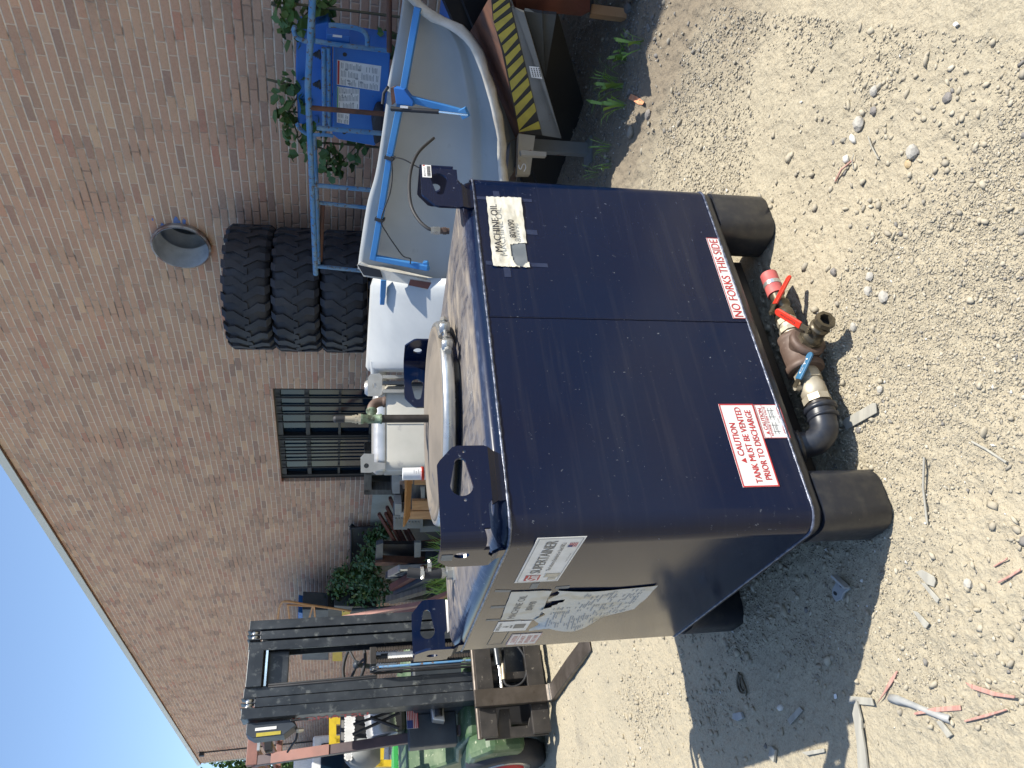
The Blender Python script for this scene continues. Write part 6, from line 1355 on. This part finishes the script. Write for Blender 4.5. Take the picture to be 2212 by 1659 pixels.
# curved grey strip
mb = MB(); a = [gpt(cD(*q)) for q in ((1345, 885), (1400, 890), (1480, 925), (1580, 965), (1680, 1000), (1755, 1020))]; b = [gpt(cD(*q)) for q in ((1340, 935), (1400, 955), (1470, 965), (1560, 1000), (1660, 1040), (1760, 1080))]
n = len(a); vs = []
for i in range(n): vs += [a[i]+V((0, 0, .004)), a[i].lerp(b[i], .5)+V((0, 0, .010)), b[i]+V((0, 0, .004))]
mb.add(vs, [(i*3+j, i*3+j+1, i*3+j+4, i*3+j+3) for i in range(n-1) for j in range(2)], True); tag(mb.build('grey_strip', M['flatbar'], None, solid=.003), 'curved dull grey plastic strip lying on the sunlit gravel', 'strip')
chip('long_splinter', 'wood', [cD(1150, 925), cD(1165, 985), cD(1180, 1050), cD(1182, 1110), cD(1205, 1240), cD(1225, 1400), cD(1160, 1400), cD(1150, 1200), cD(1135, 1080), cD(1122, 1010), cD(1135, 950)], .007, 'long pale split board running off the lower edge beside the shadow', 'board')
# bracket in the shadow
mb = MB(); P = [gpt(cD(*q), .006) for q in ((1015, 115), (1090, 195), (1060, 225), (1045, 262), (1010, 280), (985, 240), (985, 195), (1010, 160))]; mb.prism(P, (0, 0, .008)); q0_ = [gpt(cD(*q), .014) for q in ((1015, 115), (1025, 100), (1100, 185), (1090, 195))]; mb.prism(q0_, (0, 0, .02)); br = tag(mb.build('metal_bracket', M['flatbar'], None, bevel=.002), 'grey metal bracket with two holes in the tank shadow', 'bracket')
for q in ((1045, 172), (1008, 225)):
    c = gpt(cD(*q), .0145); hm = MB(); hm.add([c+V((.006*math.cos(t), .009*math.sin(t), .0008)) for t in np.linspace(0, 6.28, 12, endpoint=False)], [tuple(range(12))]); hm.build('hole', M['black'], br)
    o = [z for z in COL.objects][-1]
    for v in o.data.vertices: pass
# chain link
pts = [gpt(cD(*q), .01) for q in ((365, 745), (350, 790), (352, 830), (372, 872), (400, 882), (410, 860), (395, 820), (378, 780), (372, 760), (362, 800), (375, 845), (388, 862))]
mb = MB(); mb.tube(spline(pts, 5), .0045, 8); tag(mb.build('wire_hook', M['darkbrass'], None), 'bent wire hook lying in the tank shadow', 'hook')
chip('concrete_piece', 'flatbar', [cD(330, 1010), cD(380, 1000), cD(395, 1040), cD(360, 1060), cD(328, 1045)], .012, 'flat grey fragment in the shadow below the wire hook', 'fragment')
chip('paper_scrap', 'white', [cD(985, 885), cD(998, 880), cD(1005, 912), cD(990, 917)], .004, 'tiny white scrap in the tank shadow', 'scrap')
chip('paper_scrap', 'white', [cR(1520, 195), cR(1540, 178), cR(1562, 200), cR(1535, 222), cR(1518, 210)], .006, 'small white stone-like scrap at the upper right of the gravel', 'scrap')
# dry leaf
mb = MB(); P = [gpt(cG(*q)) for q in ((1015, 790), (1040, 770), (1085, 795), (1140, 835), (1140, 858), (1095, 855), (1050, 825), (1010, 810))]; c = sum(P, V())/8; vs = [q+V((0, 0, .012+.008*math.sin(i*2.1))) for i, q in enumerate(P)]+[c+V((0, 0, .006))]
mb.add(vs, [(i, (i+1) % 8, 8) for i in range(8)]); tag(mb.build('dry_leaf', M['dryleaf'], None, solid=.001), 'curled orange dry leaf by the weeds', 'leaf')
# twigs
TW_ = [((1000, 180), (1240, 840), cD, 0)]
for k, (a, b, f_, r_, lb) in enumerate(((cR(820, 1115), cR(910, 1300), None, .0016, 'thin straw left of the stony patch'), (cR(550, 1480), cR(680, 1310), None, .003, 'brown twig nearest the right tank leg'), (cR(697, 1255), cR(693, 1380), None, .0014, 'short upright straw beside the brown twig'), (crop(3500, 900, .7327)(105, 660), crop(3500, 900, .7327)(115, 850), None, .003, 'long straw in front of the near tank leg'), (crop(3500, 900, .7327)(240, 615), crop(3500, 900, .7327)(340, 675), None, .003, 'straw beside the pale stone at the near edge'))):
    p, q = gpt(a, .006), gpt(b, .006); m = p.lerp(q, .5)+V((.006, .004, .004)); mb = MB(); mb.tube([p, m, q], r_, 6); tag(mb.build('straw', M['wood'] if k != 1 else M['woodred'], None), lb, 'straw', 'straws and twigs on the gravel')
# pebble cluster stones with a colour of their own
def rock(p, r, mat, lb, fl=.6):
    bm = bmesh.new(); bmesh.ops.create_icosphere(bm, subdivisions=2, radius=r); rd = random.Random(int(p[0]))
    for v in bm.verts: v.co *= 1+rd.uniform(-.14, .14); v.co.z *= fl
    me = bpy.data.meshes.new('stone'); bm.to_mesh(me); bm.free(); me.materials.append(mat); o = bpy.data.objects.new('stone', me); COL.objects.link(o); q = gpt(p); o.location = (q.x, q.y, q.z+r*fl*.45); tag(o, lb, 'stone', 'single larger stones on the gravel')
TS = PM('tan_stone', (.40, .30, .16), (.46, .36, .22), 40, rough=.7); GS = PM('pale_stone', (.42, .40, .35), (.34, .32, .28), 30, rough=.85, bump=.4); DS = PM('dark_stone', (.17, .16, .15), (.23, .21, .19), 30, rough=.85, bump=.4)
for a, r, m_, lb in ((cR(1135, 1340), .011, TS, 'tan oval pebble among the pale stones'), (cR(1180, 1240), .020, GS, 'largest pale stone just above the tan pebble'), (cR(725, 1010), .020, GS, 'broad flat pale stone left of the tan pebble'), (cR(860, 740), .014, GS, 'pale angular stone above the broad flat stone'), (cR(1465, 800), .013, DS, 'dark rounded stone at the right of the stony patch'), (cR(855, 905), .012, DS, 'dark stone above the broad flat stone'),
                     (cV(1100, 185), .013, GS, 'pale stone right of the drain valve'), (cV(1085, 300), .014, GS, 'pale stone nearest the red handled valve'), (cV(795, 145), .012, DS, 'grey stone above the red handled valves'), (cV(1215, 350), .017, GS, 'large pale stone furthest right of the valves'), (cV(965, 595), .013, GS, 'pale stone in the shadow tip of the drain valve'), (cC(1770, 590), .009, DS, 'small dark stone before the discharge elbow'), (cC(1945, 270), .010, GS, 'white angular stone in front of the blue handle'),
                     (cD(1860, 165), .012, GS, 'pale stone among the sunlit wood chips'), (cG(1005, 65), .03, DS, 'brown stone by the weeds at the right edge'), (cG(1160, 935), .025, DS, 'brown clod below the dry leaf')):
    rock(a, r, m_, lb)
# weeds along the shadow edge
WDS = [((960, 390), .05, 26, 'sp', 'small bright weed at the shadow edge near the ramp leg side'), ((930, 720), .09, 12, 'bl', 'broad weed with long leaves beside the dry leaf'), ((900, 650), .10, 16, 'gr', 'wispy grass tuft at the middle of the shadow edge'), ((960, 860), .10, 9, 'bl', 'large leaved weed just left of the dry leaf'), ((1120, 350), .08, 6, 'bl', 'weed with long brown stem nearest the right edge'), ((830, 1195), .08, 12, 'gr', 'grass tuft at the foot of the ramp leg'), ((880, 110), .13, 6, 'bl', 'tall broad leaf weed in front of the red steel box'), ((840, 1330), .06, 10, 'gr', 'small grass tuft between ramp leg and tank'), ((740, 1410), .07, 9, 'gr', 'thin grass right beside the tank edge'), ((970, 490), .05, 8, 'bl', 'little two leaf weed in the middle of the row')]
for k, (p, h_, n_, kd, lb) in enumerate(WDS):
    root = gpt(cG(*p)); rd = random.Random(50+k); mb = MB()
    for i in range(n_):
        a = rd.uniform(0, 6.28); ln = 1.45*h_*rd.uniform(.6, 1.3); out = rd.uniform(.25, .9); wd = {'gr': .0022, 'bl': .009, 'sp': .007}[kd]
        b0_ = root+V((rd.gauss(0, .012), rd.gauss(0, .012), -.005)); d = V((math.cos(a), math.sin(a), 0)); s_ = V((-d.y, d.x, 0))*wd
        if kd == 'sp': b0_ += V((rd.gauss(0, .03), rd.gauss(0, .03), 0)); ln *= .5
        P0, P1, P2, P3 = b0_, b0_+d*ln*out*.35+ZZ*ln*.5, b0_+d*ln*out*.75+ZZ*ln*.85, b0_+d*ln*out*1.2+ZZ*ln*.9
        mb.add([P0-s_*.25, P0+s_*.25, P1+s_*.7, P1-s_*.7, P2+s_, P2-s_, P3], [(0, 1, 2, 3), (3, 2, 4, 5), (5, 4, 6)])
    tag(mb.build('weed', M['grass'], None), lb, 'weed', 'weeds along the edge of the building shadow')

# unseen tree rows added behind and left of the camera to darken tank reflections
mb = MB(); rd = random.Random(90)
for _ in range(9000):
    t = rd.uniform(-1, 1); c = V((t*34+6, -22-6*math.cos(t*1.3)+rd.gauss(0, 1.0), 0)); hgt = 6.5+1.6*math.sin(t*9)+1.1*math.sin(t*23); c.z = hgt*rd.random()**.8
    mb.add(leaf_poly(c, (rd.uniform(-1, 1), rd.uniform(-1, 1), rd.uniform(-1, 1)), (rd.uniform(-1, 1), 1, rd.uniform(-.5, 1)), 1.0), [(0, 1, 3, 5), (1, 2, 3), (3, 4, 5)])
for _ in range(5000):
    t = rd.uniform(-1, 1); c = V((-30+rd.gauss(0, 1.0)+4*t*t, -8+18*t, 0)); c.z = (6+1.5*math.sin(t*11))*rd.random()**.8
    mb.add(leaf_poly(c, (rd.uniform(-1, 1), rd.uniform(-1, 1), rd.uniform(-1, 1)), (1, rd.uniform(-1, 1), rd.uniform(-.5, 1)), 1.0), [(0, 1, 3, 5), (1, 2, 3), (3, 4, 5)])
tag(mb.build('added_tree_row', M['leafd'], None), 'unseen dark row of trees added behind the camera for the tank reflections', 'trees', kind='stuff')
for o in list(COL.objects):
    if o.parent is None and 'category' in o and 'kind' not in o: o['kind'] = 'thing'
